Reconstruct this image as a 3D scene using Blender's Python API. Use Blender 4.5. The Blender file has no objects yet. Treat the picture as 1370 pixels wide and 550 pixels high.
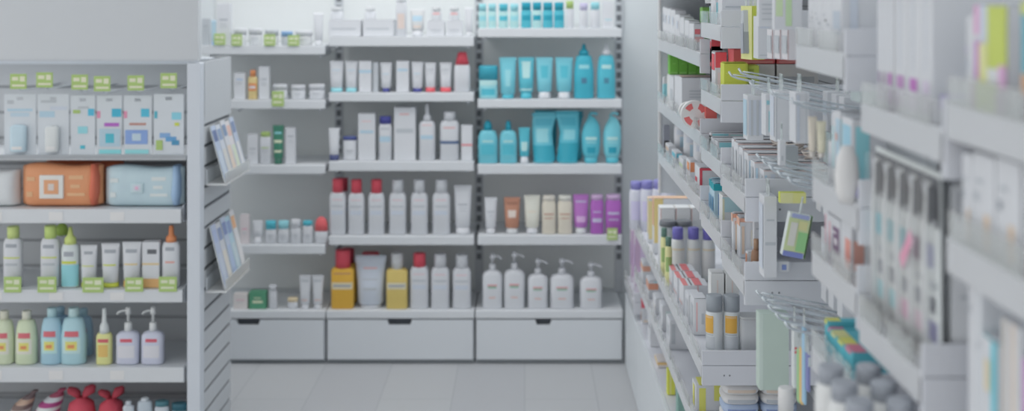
import bpy, bmesh, math, random
from mathutils import Vector, Matrix
random.seed(7)
SC = bpy.context.scene
COL = SC.collection
PI = math.pi

# ------------------------------------------------------------------ camera maths (frame 1370 x 550)
F = 1600.0                 # focal length in pixels
VX, VY = 702.0, -5.0       # vanishing point of the aisle
H = 1.668                  # eye height
def X_(px, d): return (px - VX) * d / F
def Z_(py, d): return H - (py - VY) * d / F
def D_(px, X=0.45): return F * X / (px - VX)      # distance at which the plane x=X crosses column px

# ------------------------------------------------------------------ materials
def lin(c):
    c = c / 255.0
    return c / 12.92 if c <= 0.04045 else ((c + 0.055) / 1.055) ** 2.4
GAIN = 0.60
_m = {}
def M(rgb, rough=0.5, alpha=1.0, metal=0.0, noise=0.03, spec=0.4):
    key = (rgb, rough, alpha, metal, noise)
    if key in _m: return _m[key]
    m = bpy.data.materials.new('surface_%d' % len(_m)); m.use_nodes = True
    nt = m.node_tree; b = nt.nodes['Principled BSDF']
    g_ = 0.3*rgb[0]+0.55*rgb[1]+0.15*rgb[2]
    a = [min(0.86, lin(v+(g_-v)*0.2) / GAIN) for v in rgb]
    tc = nt.nodes.new('ShaderNodeTexCoord'); nz = nt.nodes.new('ShaderNodeTexNoise')
    nz.inputs['Scale'].default_value = 18.0; nz.inputs['Detail'].default_value = 3.0
    nt.links.new(tc.outputs['Object'], nz.inputs['Vector'])
    mx = nt.nodes.new('ShaderNodeMix'); mx.data_type = 'RGBA'
    mx.inputs[6].default_value = [v * (1 - noise) for v in a] + [1]
    mx.inputs[7].default_value = [min(0.9, v * (1 + noise)) for v in a] + [1]
    nt.links.new(nz.outputs['Fac'], mx.inputs[0]); nt.links.new(mx.outputs[2], b.inputs['Base Color'])
    b.inputs['Roughness'].default_value = rough; b.inputs['Metallic'].default_value = metal
    b.inputs['Specular IOR Level'].default_value = spec
    b.inputs['Alpha'].default_value = alpha
    _m[key] = m
    return m
WHITE = (181, 184, 189); OFFW = (177, 180, 182); BLUEW = (172, 180, 192); CREAMW = (188, 186, 178)
GREYT = (140, 146, 154); LGREY = (160, 166, 172); DARK = (88, 92, 98); CHAR = (100, 103, 108)
TEAL = (58, 165, 184); DTEAL = (20, 142, 166); LTEAL = (120, 186, 198); PTEAL = (150, 192, 200)
RED = (205, 62, 78); DRED = (150, 50, 68); LIME = (146, 174, 92); GREEN = (92, 165, 52); YLIME = (178, 188, 52)
NAVY = (62, 66, 138); PURPLE = (162, 84, 176); LAV = (170, 165, 195); BEIGE = (205, 184, 168); BROWN = (172, 116, 92)
ORANGE = (218, 122, 72); AMBER = (206, 150, 38); YAMB = (192, 168, 84); YELLOW = (214, 194, 78); PINK = (208, 120, 150)
PBLUE = (150, 178, 205); BLUE = (110, 150, 195); DGREEN = (52, 120, 96); PGREEN = (184, 202, 160)
VIO = (98, 92, 168); PALEG = (160, 178, 168)

def structure_mat(name, rgb, rough=0.6, scale=3.0, noise=0.02):
    m = M(rgb, rough, 1.0, 0.0, noise); return m

# ------------------------------------------------------------------ mesh collector
class MB:
    def __init__(s): s.bm = bmesh.new(); s.mats = []
    def mi(s, mat):
        if mat not in s.mats: s.mats.append(mat)
        return s.mats.index(mat)
    def box(s, x0, x1, y0, y1, z0, z1, mat, bev=0.0):
        i = s.mi(mat)
        v = [s.bm.verts.new(c) for c in ((x0,y0,z0),(x1,y0,z0),(x1,y1,z0),(x0,y1,z0),(x0,y0,z1),(x1,y0,z1),(x1,y1,z1),(x0,y1,z1))]
        fs = [s.bm.faces.new([v[k] for k in q]) for q in ((0,3,2,1),(4,5,6,7),(0,1,5,4),(1,2,6,5),(2,3,7,6),(3,0,4,7))]
        for f in fs: f.material_index = i
        if bev:
            es = list({e for f in fs for e in f.edges})
            r = bmesh.ops.bevel(s.bm, geom=es, offset=bev, segments=2, affect='EDGES', profile=0.6, clamp_overlap=True)
            for f in r['faces']: f.material_index = i; f.smooth = True
        return s
    def quad(s, pts, mat):
        f = s.bm.faces.new([s.bm.verts.new(p) for p in pts]); f.material_index = s.mi(mat); return s
    # printed patch on a box face; u,v in 0..1
    def print_on(s, face, b, u0, u1, v0, v1, mat, off=0.0004):
        x0,x1,y0,y1,z0,z1 = b
        za, zb = z0+(z1-z0)*v0, z0+(z1-z0)*v1
        if face == 'front':
            a, c = x0+(x1-x0)*u0, x0+(x1-x0)*u1; y = y0-off
            s.quad([(a,y,za),(c,y,za),(c,y,zb),(a,y,zb)], mat)
        elif face == 'left':      # -x face, u runs from far (0) to near (1)
            a, c = y1+(y0-y1)*u0, y1+(y0-y1)*u1; x = x0-off
            s.quad([(x,a,za),(x,c,za),(x,c,zb),(x,a,zb)], mat)
        elif face == 'right':
            a, c = y0+(y1-y0)*u0, y0+(y1-y0)*u1; x = x1+off
            s.quad([(x,a,za),(x,c,za),(x,c,zb),(x,a,zb)], mat)
        elif face == 'top':
            a, c = x0+(x1-x0)*u0, x0+(x1-x0)*u1; e, g = y0+(y1-y0)*v0, y0+(y1-y0)*v1; z = z1+off
            s.quad([(a,e,z),(c,e,z),(c,g,z),(a,g,z)], mat)
        return s
    # sections: (z, half width, half depth, exponent, cx, cy)
    def loft(s, secs, mat, seg=24, a0=None, a1=None, off=0.0, cap=True):
        i = s.mi(mat); rings = []
        full = a0 is None
        n = seg if full else max(3, int(seg * abs(a1 - a0) / (2*PI)) + 2)
        for sec in secs:
            z, hw, hd, e = sec[:4]; cx = sec[4] if len(sec) > 4 else 0; cy = sec[5] if len(sec) > 5 else 0
            r = []
            for k in range(n):
                t = 2*PI*k/n if full else a0 + (a1-a0)*k/(n-1)
                c, q = math.cos(t), math.sin(t)
                x = math.copysign(abs(c)**(2/e), c)*(hw+off); y = math.copysign(abs(q)**(2/e), q)*(hd+off)
                r.append(s.bm.verts.new((cx+x, cy+y, z)))
            rings.append(r)
        for a, b in zip(rings, rings[1:]):
            for k in range(n if full else n-1):
                f = s.bm.faces.new((a[k], a[(k+1) % n], b[(k+1) % n], b[k])); f.material_index = i; f.smooth = True
        if full and cap:
            for r, fl in ((rings[0], True), (rings[-1], False)):
                f = s.bm.faces.new(list(reversed(r)) if fl else r); f.material_index = i
        return s
    def tube(s, pts, r, mat, seg=8):
        i = s.mi(mat); rings = []
        pts = [Vector(p) for p in pts]
        for k, p in enumerate(pts):
            t = (pts[min(k+1, len(pts)-1)] - pts[max(k-1, 0)]).normalized()
            ref = Vector((0,0,1)) if abs(t.z) < 0.9 else Vector((1,0,0))
            a = t.cross(ref).normalized(); b = t.cross(a).normalized()
            rings.append([s.bm.verts.new(p + r*(math.cos(2*PI*j/seg)*a + math.sin(2*PI*j/seg)*b)) for j in range(seg)])
        for a, b in zip(rings, rings[1:]):
            for j in range(seg):
                f = s.bm.faces.new((a[j], a[(j+1)%seg], b[(j+1)%seg], b[j])); f.material_index = i; f.smooth = True
        for r_ in (rings[0], rings[-1]):
            f = s.bm.faces.new(r_); f.material_index = i
        return s
    def build(s, name, parent=None, loc=(0,0,0), rz=0.0, fix=True):
        if fix: bmesh.ops.recalc_face_normals(s.bm, faces=s.bm.faces)
        me = bpy.data.meshes.new(name); s.bm.to_mesh(me); s.bm.free()
        for m in s.mats: me.materials.append(m)
        o = bpy.data.objects.new(name, me); COL.objects.link(o)
        o.location = loc; o.rotation_euler = (0,0,rz)
        if parent is not None: o.parent = parent
        return o

def secs_at(secs, za, zb):
    """the sections of a loft between two heights, ends interpolated"""
    def at(z):
        for a, b in zip(secs, secs[1:]):
            if a[0] <= z <= b[0] and b[0] > a[0]:
                t = (z-a[0])/(b[0]-a[0]); n = min(len(a), len(b))
                return tuple([z]+[a[k]+(b[k]-a[k])*t for k in range(1, n)])
        return secs[-1] if z > secs[-1][0] else secs[0]
    return [at(za)] + [q for q in secs if za < q[0] < zb] + [at(zb)]

def root(name, loc, rot=(0,0,0)):
    o = bpy.data.objects.new(name, None); COL.objects.link(o); o.location = loc; o.rotation_euler = rot
    o.empty_display_size = 0.03
    return o
LABELS = {}
def tag(o, label, cat, group=None):
    n = len(label.replace(',', ' ').split())
    if not 4 <= n <= 16: print('LABEL WORDS', n, label)
    if label in LABELS and not (group and LABELS[label] == group): print('DUPLICATE LABEL', label)
    LABELS[label] = group
    o['label'] = label; o['category'] = cat
    if group: o['group'] = group
    return o
def struct(mb, name):
    o = mb.build(name); o['kind'] = 'structure'; return o
ORD = ['first','second','third','fourth','fifth','sixth','seventh','eighth','ninth','tenth','eleventh','twelfth','thirteenth','fourteenth','fifteenth','sixteenth']
NUM = ['zero','one','two','three','four','five','six','seven','eight','nine','ten','eleven','twelve','thirteen','fourteen']
def label_row(things, shelf, group, way='from left'):
    """things: [(object, description, category)] in order"""
    by = {}
    for t in things: by.setdefault(t[1], []).append(t)
    for desc, ts in by.items():
        for k, (o, _d, cat) in enumerate(ts):
            if len(ts) == 1: lab = '%s on %s' % (desc, shelf)
            else: lab = '%s, %s such %s on %s' % (desc, ORD[k], way, shelf)
            tag(o, lab, cat, group)

# ------------------------------------------------------------------ goods: every builder returns the top-level object, base at local z=0, front towards -y
FR = -PI/2   # the front of a loft
def text_lines(mb, secs, h, lines, rgb=GREYT):
    for (z0, z1, wid) in lines:
        mb.loft(secs_at(secs, h*z0, h*z1), M(rgb), a0=FR-wid, a1=FR+wid, off=0.0005)

def bottle(w, h, body=WHITE, cap=WHITE, name='lotion_bottle', dep=None, cap_h=0.16, cap_w=0.5, cap_kind='cyl', e=2.6,
           shoulder=0.07, prints=(), label=None, cap_rough=0.4, alpha=1.0, taper=1.0):
    dep = dep or w*0.62; hw, hd = w/2, dep/2
    r = root(name, (0,0,0)); bh = h*(1-cap_h); sh = bh*shoulder
    nk = hw*cap_w*0.8; nd = min(nk, hd*0.9)
    secs = [(0, hw*0.93*taper, hd*0.93, e), (h*0.012, hw*taper, hd, e), (bh-sh*1.6, hw, hd, e), (bh-sh*0.7, hw*0.9, hd*0.92, e), (bh-sh*0.15, (hw*0.62+nk*0.38), (hd*0.62+nd*0.38), 2.2), (bh, nk, nd, 2)]
    b = MB(); b.loft(secs, M(body, 0.4, alpha))
    for i_, (z0, z1, wid, rgb) in enumerate(prints):
        b.loft(secs_at(secs, h*z0, h*z1), M(rgb), a0=FR-wid, a1=FR+wid, off=0.0004+.0003*i_)
    b.build('body', r)
    if label:
        z0, z1, wid, rgb, marks = label
        l = MB(); l.loft(secs_at(secs, h*z0, h*z1), M(rgb), a0=FR-wid, a1=FR+wid, off=0.0014)
        for i_, (a, c, ww, col) in enumerate(marks): l.loft(secs_at(secs, h*a, h*c), M(col), a0=FR-ww, a1=FR+ww, off=0.0018+.0003*i_)
        l.build('label', r)
    c = MB(); cw = hw*cap_w; cd = min(cw, hd)
    if cap_kind == 'cyl': cs = [(bh-0.001, cw, cd, 2), (h*0.985, cw, cd, 2), (h, cw*0.9, cd*0.9, 2)]
    elif cap_kind == 'cone': cs = [(bh-0.001, cw, cd, 2), (bh+(h-bh)*0.35, cw*0.92, cd*0.92, 2), (bh+(h-bh)*0.5, cw*0.5, cd*0.5, 2), (h, cw*0.26, cd*0.26, 2)]
    elif cap_kind == 'dome': cs = [(bh-0.001, cw, cd, 2), (bh+(h-bh)*0.5, cw*0.95, cd*0.95, 2), (bh+(h-bh)*0.8, cw*0.75, cd*0.75, 2), (h, cw*0.3, cd*0.3, 2)]
    elif cap_kind == 'trap': cs = [(bh-0.001, cw, cd, 2.4), (h*0.985, cw*0.62, cd*0.62, 2.2), (h, cw*0.5, cd*0.5, 2)]
    elif cap_kind == 'spray': cs = [(bh-0.001, cw, cd, 2), (bh+(h-bh)*0.3, cw*0.9, cd*0.9, 2), (bh+(h-bh)*0.42, cw*0.5, cd*0.5, 2), (h*0.985, cw*0.42, cd*0.42, 2), (h, cw*0.3, cd*0.3, 2)]
    c.loft(cs, M(cap, cap_rough))
    c.build('cap', r)
    return r

def pump_bottle(w, h, body=WHITE, head=WHITE, name='pump_bottle', dep=None, body_f=0.70, prints=(), side=1, alpha=1.0, label=None):
    dep = dep or w*0.7; hw, hd = w/2, dep/2; bh = h*body_f
    r = root(name, (0,0,0))
    secs = [(0, hw*0.94, hd*0.94, 3.4), (h*0.015, hw, hd, 3.4), (bh*0.86, hw, hd, 3.2), (bh*0.95, hw*0.82, hd*0.85, 2.6), (bh, hw*0.4, hd*0.5, 2)]
    b = MB(); b.loft(secs, M(body, 0.35, alpha))
    for i_, (z0, z1, wid, rgb) in enumerate(prints): b.loft(secs_at(secs, h*z0, h*z1), M(rgb), a0=FR-wid, a1=FR+wid, off=0.0004+.0003*i_)
    b.build('body', r)
    if label:
        z0, z1, wid, rgb, marks = label
        l = MB(); l.loft(secs_at(secs, h*z0, h*z1), M(rgb), a0=FR-wid, a1=FR+wid, off=0.0014)
        for i_, (a, c, ww, col) in enumerate(marks): l.loft(secs_at(secs, h*a, h*c), M(col), a0=FR-ww, a1=FR+ww, off=0.0018+.0003*i_)
        l.build('label', r)
    c = MB(); k = min(hw*0.42, hd*0.55)
    c.loft([(bh-0.001, k, k, 2), (bh+(h-bh)*0.32, k*0.95, k*0.95, 2), (bh+(h-bh)*0.36, k*0.6, k*0.6, 2)], M(head, 0.4))
    c.build('collar', r)
    p = MB(); t = bh+(h-bh)*0.34
    p.loft([(t, k*0.35, k*0.35, 2), (bh+(h-bh)*0.68, k*0.35, k*0.35, 2), (bh+(h-bh)*0.7, k*0.72, k*0.72, 2), (h-0.002, k*0.66, k*0.66, 2), (h, k*0.4, k*0.4, 2)], M(head, 0.4))
    zt = bh+(h-bh)*0.84
    p.tube([(0,0,zt), (side*k*1.4,-k*0.3,zt+0.001), (side*k*2.4,-k*0.5,zt-0.004), (side*k*2.7,-k*0.55,zt-0.012)], k*0.27, M(head, 0.4))
    p.build('pump_head', r)
    return r

def tube(w, h, body=WHITE, cap=WHITE, name='cream_tube', cap_h=0.14, cap_w=0.72, prints=(), dep=None, flare=1.0):
    dep = dep or w*0.6; hw, hd = w/2, dep/2; ch = h*cap_h
    r = root(name, (0,0,0))
    c = MB(); cw = hw*cap_w
    c.loft([(0, cw*0.96, hd*0.9, 2), (ch*0.1, cw, hd*0.95, 2), (ch, cw*0.97, hd*0.93, 2)], M(cap, 0.4)); c.build('cap', r)
    secs = [(ch, cw*0.9, hd*0.8, 2), (ch+h*0.03, hw*0.84, hd, 2), (h*0.5, hw*0.9, hd*0.86, 2.2), (h*0.85, hw*0.97*flare, hd*0.3, 2.6), (h*0.93, hw*flare, 0.0022, 4), (h, hw*flare, 0.0018, 4)]
    b = MB(); b.loft(secs, M(body, 0.4))
    for i_, (z0, z1, wid, rgb) in enumerate(prints): b.loft(secs_at(secs, h*z0, h*z1), M(rgb), a0=FR-wid, a1=FR+wid, off=0.0006+.0003*i_)
    b.build('body', r)
    return r

def jar(w, h, body=WHITE, lid=WHITE, name='cream_jar', lid_f=0.36, prints=(), dep=None, lid_w=1.0):
    dep = dep or w; hw, hd = w/2, dep/2; r = root(name, (0,0,0)); bh = h*(1-lid_f)
    secs = [(0, hw*0.9, hd*0.9, 2), (bh*0.08, hw*0.97, hd*0.97, 2), (bh*0.9, hw*0.97, hd*0.97, 2), (bh, hw*0.88, hd*0.88, 2)]
    b = MB(); b.loft(secs, M(body, 0.35))
    for i_, (z0, z1, wid, rgb) in enumerate(prints): b.loft(secs_at(secs, h*z0, h*z1), M(rgb), a0=FR-wid, a1=FR+wid, off=0.0004+.0003*i_)
    b.build('body', r)
    l = MB(); l.loft([(bh, hw*lid_w, hd*lid_w, 2), (h*0.95, hw*lid_w, hd*lid_w, 2), (h, hw*lid_w*0.93, hd*lid_w*0.93, 2)], M(lid, 0.4)); l.build('lid', r)
    return r

def carton(w, h, dep=None, body=WHITE, name='carton', prints=(), bev=0.0012, flap=True):
    """folded cardboard box; prints (face,u0,u1,v0,v1,rgb)"""
    dep = dep or w*0.6; b = MB(); bx = (-w/2, w/2, -dep/2, dep/2, 0, h)
    r = root(name, (0,0,0))
    b.box(*bx, M(body, 0.55), bev)
    for i_, p in enumerate(prints): b.print_on(p[0], bx, p[1], p[2], p[3], p[4], M(p[5]), .0004+.0004*i_)
    b.build('body', r)
    if flap:
        t = MB(); t.box(-w/2+0.002, w/2-0.002, -dep/2+0.001, dep/2-0.003, h+0.0002+.0004*len(prints), h+0.0009+.0004*len(prints), M(body, 0.55)); t.build('closing_flap', r)
    return r

def pouch(w, h, body=TEAL, name='refill_pouch', dep=None, prints=(), wave=0.0):
    dep = dep or w*0.45; hw, hd = w/2, dep/2; r = root(name, (0,0,0))
    secs = [(0, hw*0.86, hd, 2.4), (h*0.06, hw*0.93, hd*1.0, 2.2), (h*0.3, hw*0.9, hd*0.8, 2.1), (h*0.6, hw*0.86, hd*0.5, 2), (h*0.85, hw*0.95, hd*0.18, 2.2), (h*0.93, hw, 0.003, 3), (h, hw*1.0, 0.002, 3)]
    secs = [tuple(list(s_)+[wave*math.sin(k*1.6), 0]) for k, s_ in enumerate(secs)]
    b = MB(); b.loft(secs, M(body, 0.3))
    for (z0, z1, wid, rgb) in prints: b.loft(secs_at(secs, h*z0, h*z1), M(rgb, 0.3), a0=FR-wid, a1=FR+wid, off=0.0007)
    b.build('body', r)
    s_ = MB(); s_.box(-hw*0.98+wave, hw*0.98+wave, -0.003, 0.003, h, h+0.006, M(body, 0.3)); s_.build('top_seal', r)
    return r

def shower_bottle(w, h, body=TEAL, cap=LTEAL, name='shower_bottle', dep=None, prints=()):
    """teardrop body that narrows upwards and curls into a hanging hook, standing on a wide cap"""
    dep = dep or w*.6; hw, hd = w/2, dep/2; r = root(name, (0,0,0))
    c = MB(); c.loft([(0, hw*.62, hd*.8, 2.2), (h*.015, hw*.66, hd*.84, 2.2), (h*.1, hw*.7, hd*.86, 2.2)], M(cap, .4)); c.build('cap', r)
    secs = [(h*.1, hw*.7, hd*.86, 2.2), (h*.2, hw*.88, hd*.96, 2.2, .0, 0), (h*.38, hw*.98, hd, 2.2, .0, 0), (h*.58, hw*.97, hd*.95, 2.2, hw*.0, 0), (h*.72, hw*.86, hd*.8, 2, hw*.06, 0), (h*.82, hw*.62, hd*.6, 2, hw*.1, 0), (h*.89, hw*.36, hd*.4, 2, hw*.06, 0), (h*.92, hw*.22, hd*.28, 2, -hw*.02, 0)]
    secs = [tuple(list(q)+[0, 0]) if len(q) == 4 else q for q in secs]
    b = MB(); b.loft(secs, M(body, .35))
    for i_, (z0, z1, wid, rgb) in enumerate(prints): b.loft(secs_at(secs, h*z0, h*z1), M(rgb), a0=FR-wid, a1=FR+wid, off=.0005+.0003*i_)
    b.build('body', r)
    k = MB(); k.tube([(hw*(-.02+.0*t), 0, h*.9) for t in (0,)]+[(hw*(.22+.42*math.cos(a)), 0, h*.945+h*.04*math.sin(a)) for a in (3.6, 3.1, 2.5, 1.9, 1.3, .7, .1)], hw*.14, M(body, .35)); k.build('hook', r)
    return r

def price_tag(w, h, loc, label, group, rz=0.0, rgb=LIME, name='shelf_price_tag', back=True):
    r = root(name, loc, (0,0,rz))
    b = MB(); b.box(-w/2, w/2, -0.0015, 0.0015, 0, h, M(rgb, 0.5), 0.0006); b.build('card', r)
    p = MB(); bx = (-w/2, w/2, -0.0015, 0.0015, 0, h)
    p.print_on('front', bx, .12, .5, .58, .78, M(PGREEN)); p.print_on('front', bx, .58, .9, .52, .82, M(PGREEN)); p.print_on('front', bx, .12, .85, .2, .34, M(PGREEN))
    p.build('printed_price', r)
    tag(r, label, 'price tag', group)
    return r

def put(o, x, y, z, rz=0.0):
    o.location = (x, y, z); o.rotation_euler = (0, 0, rz); return o

# ================================================================== THE ROOM
DW = 5.78      # back wall
wall_m = M((182, 188, 196), 0.6, 1, 0, 0.012)
shell_m = M((182, 187, 193), 0.55, 1, 0, 0.012)
mb = MB(); mb.box(-3.3, 1.0, DW, DW+0.1, 0, 2.9, wall_m); struct(mb, 'wall_back')
mb = MB(); mb.box(0.95, 1.05, -2.2, DW, 0, 2.9, shell_m); struct(mb, 'wall_right')
mb = MB(); mb.box(-3.4, 1.05, -2.2, DW+0.1, 2.9, 3.0, shell_m); struct(mb, 'ceiling')

def floor_mat():
    m = bpy.data.materials.new('floor_tiles'); m.use_nodes = True; nt = m.node_tree; b = nt.nodes['Principled BSDF']
    tc = nt.nodes.new('ShaderNodeTexCoord'); mp = nt.nodes.new('ShaderNodeMapping'); br = nt.nodes.new('ShaderNodeTexBrick')
    mp.inputs['Rotation'].default_value = (0, 0, PI/2)
    br.inputs['Scale'].default_value = 1.0; br.inputs['Brick Width'].default_value = 0.9; br.inputs['Row Height'].default_value = 0.3
    br.inputs['Mortar Size'].default_value = 0.0022; br.inputs['Mortar Smooth'].default_value = 0.2
    c1 = [lin(v)/GAIN for v in (153, 155, 157)]; c2 = [lin(v)/GAIN for v in (149, 151, 154)]; c3 = [lin(v)/GAIN for v in (136, 139, 142)]
    br.inputs['Color1'].default_value = c1+[1]; br.inputs['Color2'].default_value = c2+[1]; br.inputs['Mortar'].default_value = c3+[1]
    nt.links.new(tc.outputs['Object'], mp.inputs['Vector']); nt.links.new(mp.outputs['Vector'], br.inputs['Vector'])
    nt.links.new(br.outputs['Color'], b.inputs['Base Color']); b.inputs['Roughness'].default_value = 0.45; b.inputs['Specular IOR Level'].default_value = 0.3
    return m
mb = MB(); mb.box(-3.4, 1.05, -2.2, DW+0.1, -0.1, 0, floor_mat()); struct(mb, 'floor')

# ================================================================== BACK WALL SHELVING
DB = 5.42; SB = F/DB
def xb(px): return X_(px, DB)
def zb(py): return Z_(py, DB)
shelf_white = M((180, 184, 188), 0.45, 1, 0, 0.01)
panel_m = M((186, 190, 194), 0.6, 1, 0, 0.012)
edge_m = M((178, 183, 188), 0.5, 1, 0, 0.01)
slot_m = M((92, 96, 102), 0.7)

def back_shelf(x0, x1, ytop, ybot, label):
    """x,y in pixels at the shelf's front edge"""
    r = root('wall_shelf', (xb((x0+x1)/2), DB, zb(ytop)))
    hw = (x1-x0)/SB/2; t = (ybot-ytop)/SB
    b = MB(); b.box(-hw+0.002, hw-0.002, 0.012, 0.335, -0.022, -0.001, shelf_white, 0.002); b.build('board', r)
    f = MB(); f.box(-hw, hw, 0, 0.011, -t, 0, shelf_white, 0.003); f.build('price_rail', r)
    for s_ in (-1, 1):
        k = MB(); k.box(s_*(hw-0.03)-0.004, s_*(hw-0.03)+0.004, 0.03, 0.33, -0.055, -0.0225, shelf_white, 0.001); k.build('bracket', r)
    tag(r, label, 'shelf', 'back wall shelves')
    return r
def upright(px, label):
    r = root('shelf_upright', (xb(px), DB+0.345, 0.0))
    b = MB(); b.box(-0.02, 0.02, 0, 0.03, 0.24, 2.35, M((158, 163, 168), 0.5), 0.002); b.build('post', r)
    s_ = MB()
    k = 0; z = 0.4
    while z < 2.3:
        s_.box(-0.011, 0.011, -0.0012, 0.002, z, z+0.028, slot_m); z += 0.046
    o = s_.build('slot_grille', r)
    tag(r, label, 'upright', 'shelving uprights'); return r
upright(437.5, 'slotted metal upright between left and middle back bays')
upright(637, 'slotted metal upright between middle and right back bays')
upright(836, 'slotted metal upright at the right edge of the back shelving')
# backing panels of the three bays
for (a, c, nm) in ((307, 436, 'left'), (439, 635.5, 'middle'), (638.5, 833, 'right')):
    x0 = a if nm != 'left' else 262
    r = root('backing_panel', (xb((x0+c)/2), DB+0.352, 0))
    hw = (c-x0)/SB/2
    b = MB(); b.box(-hw, hw, 0.0, 0.003, 0.26, 2.35, panel_m); b.build('sheet', r)
    tag(r, 'pale grey back panel behind the goods of the %s back bay' % nm, 'panel')

BAYS = {'left': (307, 435, [(61, 73), (134, 146), (221, 233), (328, 340)], 270),
        'middle': (440, 634, [(49, 62), (124, 136), (216, 229), (316, 328)], None),
        'right': (639, 832, [(38, 50), (133, 144.5), (220, 233), (315, 328)], None)}
SHN = ['top', 'second', 'third', 'fourth']
for bay, (a, c, hs, first) in BAYS.items():
    for k, (t, bt) in enumerate(hs):
        back_shelf(first if (first and k == 0) else a, c, t, bt, 'white steel shelf, %s in the %s back bay' % (SHN[k] if k else 'topmost', bay))
# base cabinets with drawers
for bay, x0, x1, hx0, hx1 in (('left', 306, 435, 316, 348), ('middle', 436.5, 634.5, 518, 551), ('right', 636, 833.5, 716, 738)):
    r = root('drawer_cabinet', (xb((x0+x1)/2), DB, 0)); hw = (x1-x0)/SB/2
    zt = zb(416)
    b = MB(); b.box(-hw, hw, 0.025, 0.35, 0.0, zt-0.024, M((174, 178, 183), 0.5)); b.build('carcass', r)
    t = MB(); t.box(-hw, hw, 0.0, 0.352, zt-0.035, zt, shelf_white, 0.003); t.build('top_board', r)
    d = MB(); z1 = zt-0.041; z0 = 0.022
    hx = xb((hx0+hx1)/2)-xb((x0+x1)/2); hh = (hx1-hx0)/SB/2; hz = 0.024
    # drawer front with a cut-out grip in its top edge
    i = d.mi(edge_m)
    xa, xc = -hw+0.006, hw-0.006
    prof = [(xa, z0), (xc, z0), (xc, z1), (hx+hh, z1), (hx+hh-0.008, z1-hz), (hx-hh+0.008, z1-hz), (hx-hh, z1), (xa, z1)]
    fv = [d.bm.verts.new((p[0], 0.0, p[1])) for p in prof]; bv = [d.bm.verts.new((p[0], 0.018, p[1])) for p in prof]
    d.bm.faces.new(fv); d.bm.faces.new(list(reversed(bv)))
    for k in range(len(prof)): d.bm.faces.new((fv[k], bv[k], bv[(k+1) % len(prof)], fv[(k+1) % len(prof)]))
    df = d.build('drawer_front', r)
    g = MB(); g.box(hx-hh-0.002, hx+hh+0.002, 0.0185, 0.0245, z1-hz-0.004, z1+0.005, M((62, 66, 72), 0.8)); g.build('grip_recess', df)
    k = MB(); k.box(-hw, hw, 0.02, 0.024, 0.0, 0.02, M((120, 126, 131), 0.7)); k.build('plinth', r)
    tag(r, 'low white drawer cabinet under the %s back bay with dark grip cutout' % bay, 'cabinet', 'drawer cabinets along the back wall')

def brow(bay, k, group, items, dd=0.0):
    """items: (x0, x1, ytop, builder, kwargs, description, category[, extra depth])"""
    base = BAYS[bay][2][k][0] if k < 4 else 416
    z = zb(base)+0.0008; out = []
    for it in items:
        x0, x1, yt, fn, kw, desc, cat = it[:7]; ex = it[7] if len(it) > 7 else 0.0
        kw = dict(kw); lift = kw.pop('lift', 0.0)
        df = DB+0.028+ex; w = (x1-x0)*df/F*0.985
        zz = z+lift; h = Z_(yt, df)-zz
        depv = kw.get('dep') or w*0.62; kw['dep'] = depv = min(depv, 0.1)
        dc = df+depv/2
        o = fn(w, h, **kw); put(o, X_((x0+x1)/2, df), dc, zz)
        out.append((o, desc, cat))
    label_row(out, "%s back bay's %s shelf" % (bay, SHN[k] if k < 4 else 'bottom'), group)
    return out
TXT = ((.55, .58, .5, LGREY), (.48, .5, .4, LGREY))
def txt(a, rgb=GREYT, wid=.55): return ((a, a+.025, wid, rgb), (a-.06, a-.045, wid*.8, LGREY), (a-.12, a-.105, wid*.7, LGREY))
def ctxt(v=.7, rgb=GREYT, extra=()): return (('front', .2, .8, v, v+.03, rgb), ('front', .25, .7, v-.1, v-.085, LGREY), ('front', .25, .75, v-.16, v-.145, LGREY))+tuple(extra)

# ---- left back bay
brow('left', 0, 'goods on the left back bay top shelf', [
    (270, 280, 25, carton, dict(body=LGREY, prints=ctxt()), 'narrow pale grey carton', 'box'),
    (282, 289, 27, tube, dict(body=PBLUE, cap=BLUE), 'thin blue-grey tube', 'tube'),
    (290, 308, 5, carton, dict(body=WHITE, prints=ctxt(.6)), 'tall white carton', 'box'),
    (311, 329, 38, jar, dict(prints=txt(.4)), 'squat white jar', 'jar'),
    (331, 350, 38, jar, dict(prints=txt(.4)), 'squat white jar', 'jar'),
    (353, 372, 40, jar, dict(body=OFFW, lid=LGREY, prints=txt(.4)), 'white jar with grey lid', 'jar'),
    (375, 391, 42, jar, dict(body=LGREY, lid=BLUE), 'small jar with blue lid', 'jar'),
    (394, 417, 41, jar, dict(body=OFFW, lid=WHITE, prints=txt(.4)), 'wide off-white jar', 'jar'),
    (419, 432, 17, tube, dict(), 'tall white tube', 'tube')])
brow('left', 1, 'goods on the left back bay second shelf', [
    (313, 328, 98, carton, dict(prints=ctxt(.75, BLUE)), 'white carton with blue print', 'box'),
    (331, 344, 94, bottle, dict(body=(222, 170, 110), cap=ORANGE, cap_h=.22, cap_w=.6, label=(.3, .55, .8, ORANGE, ((.38, .46, .5, WHITE),))), 'orange bottle with orange cap', 'bottle'),
    (346, 360, 89, carton, dict(prints=ctxt(.6)), 'tall white carton', 'box'),
    (364, 384, 113, jar, dict(prints=txt(.4, LIME)), 'white jar with green print', 'jar'),
    (388, 408, 114, jar, dict(prints=txt(.4)), 'plain white jar', 'jar'),
    (412, 434, 113, jar, dict(prints=txt(.4)), 'plain white jar', 'jar')])
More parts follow.
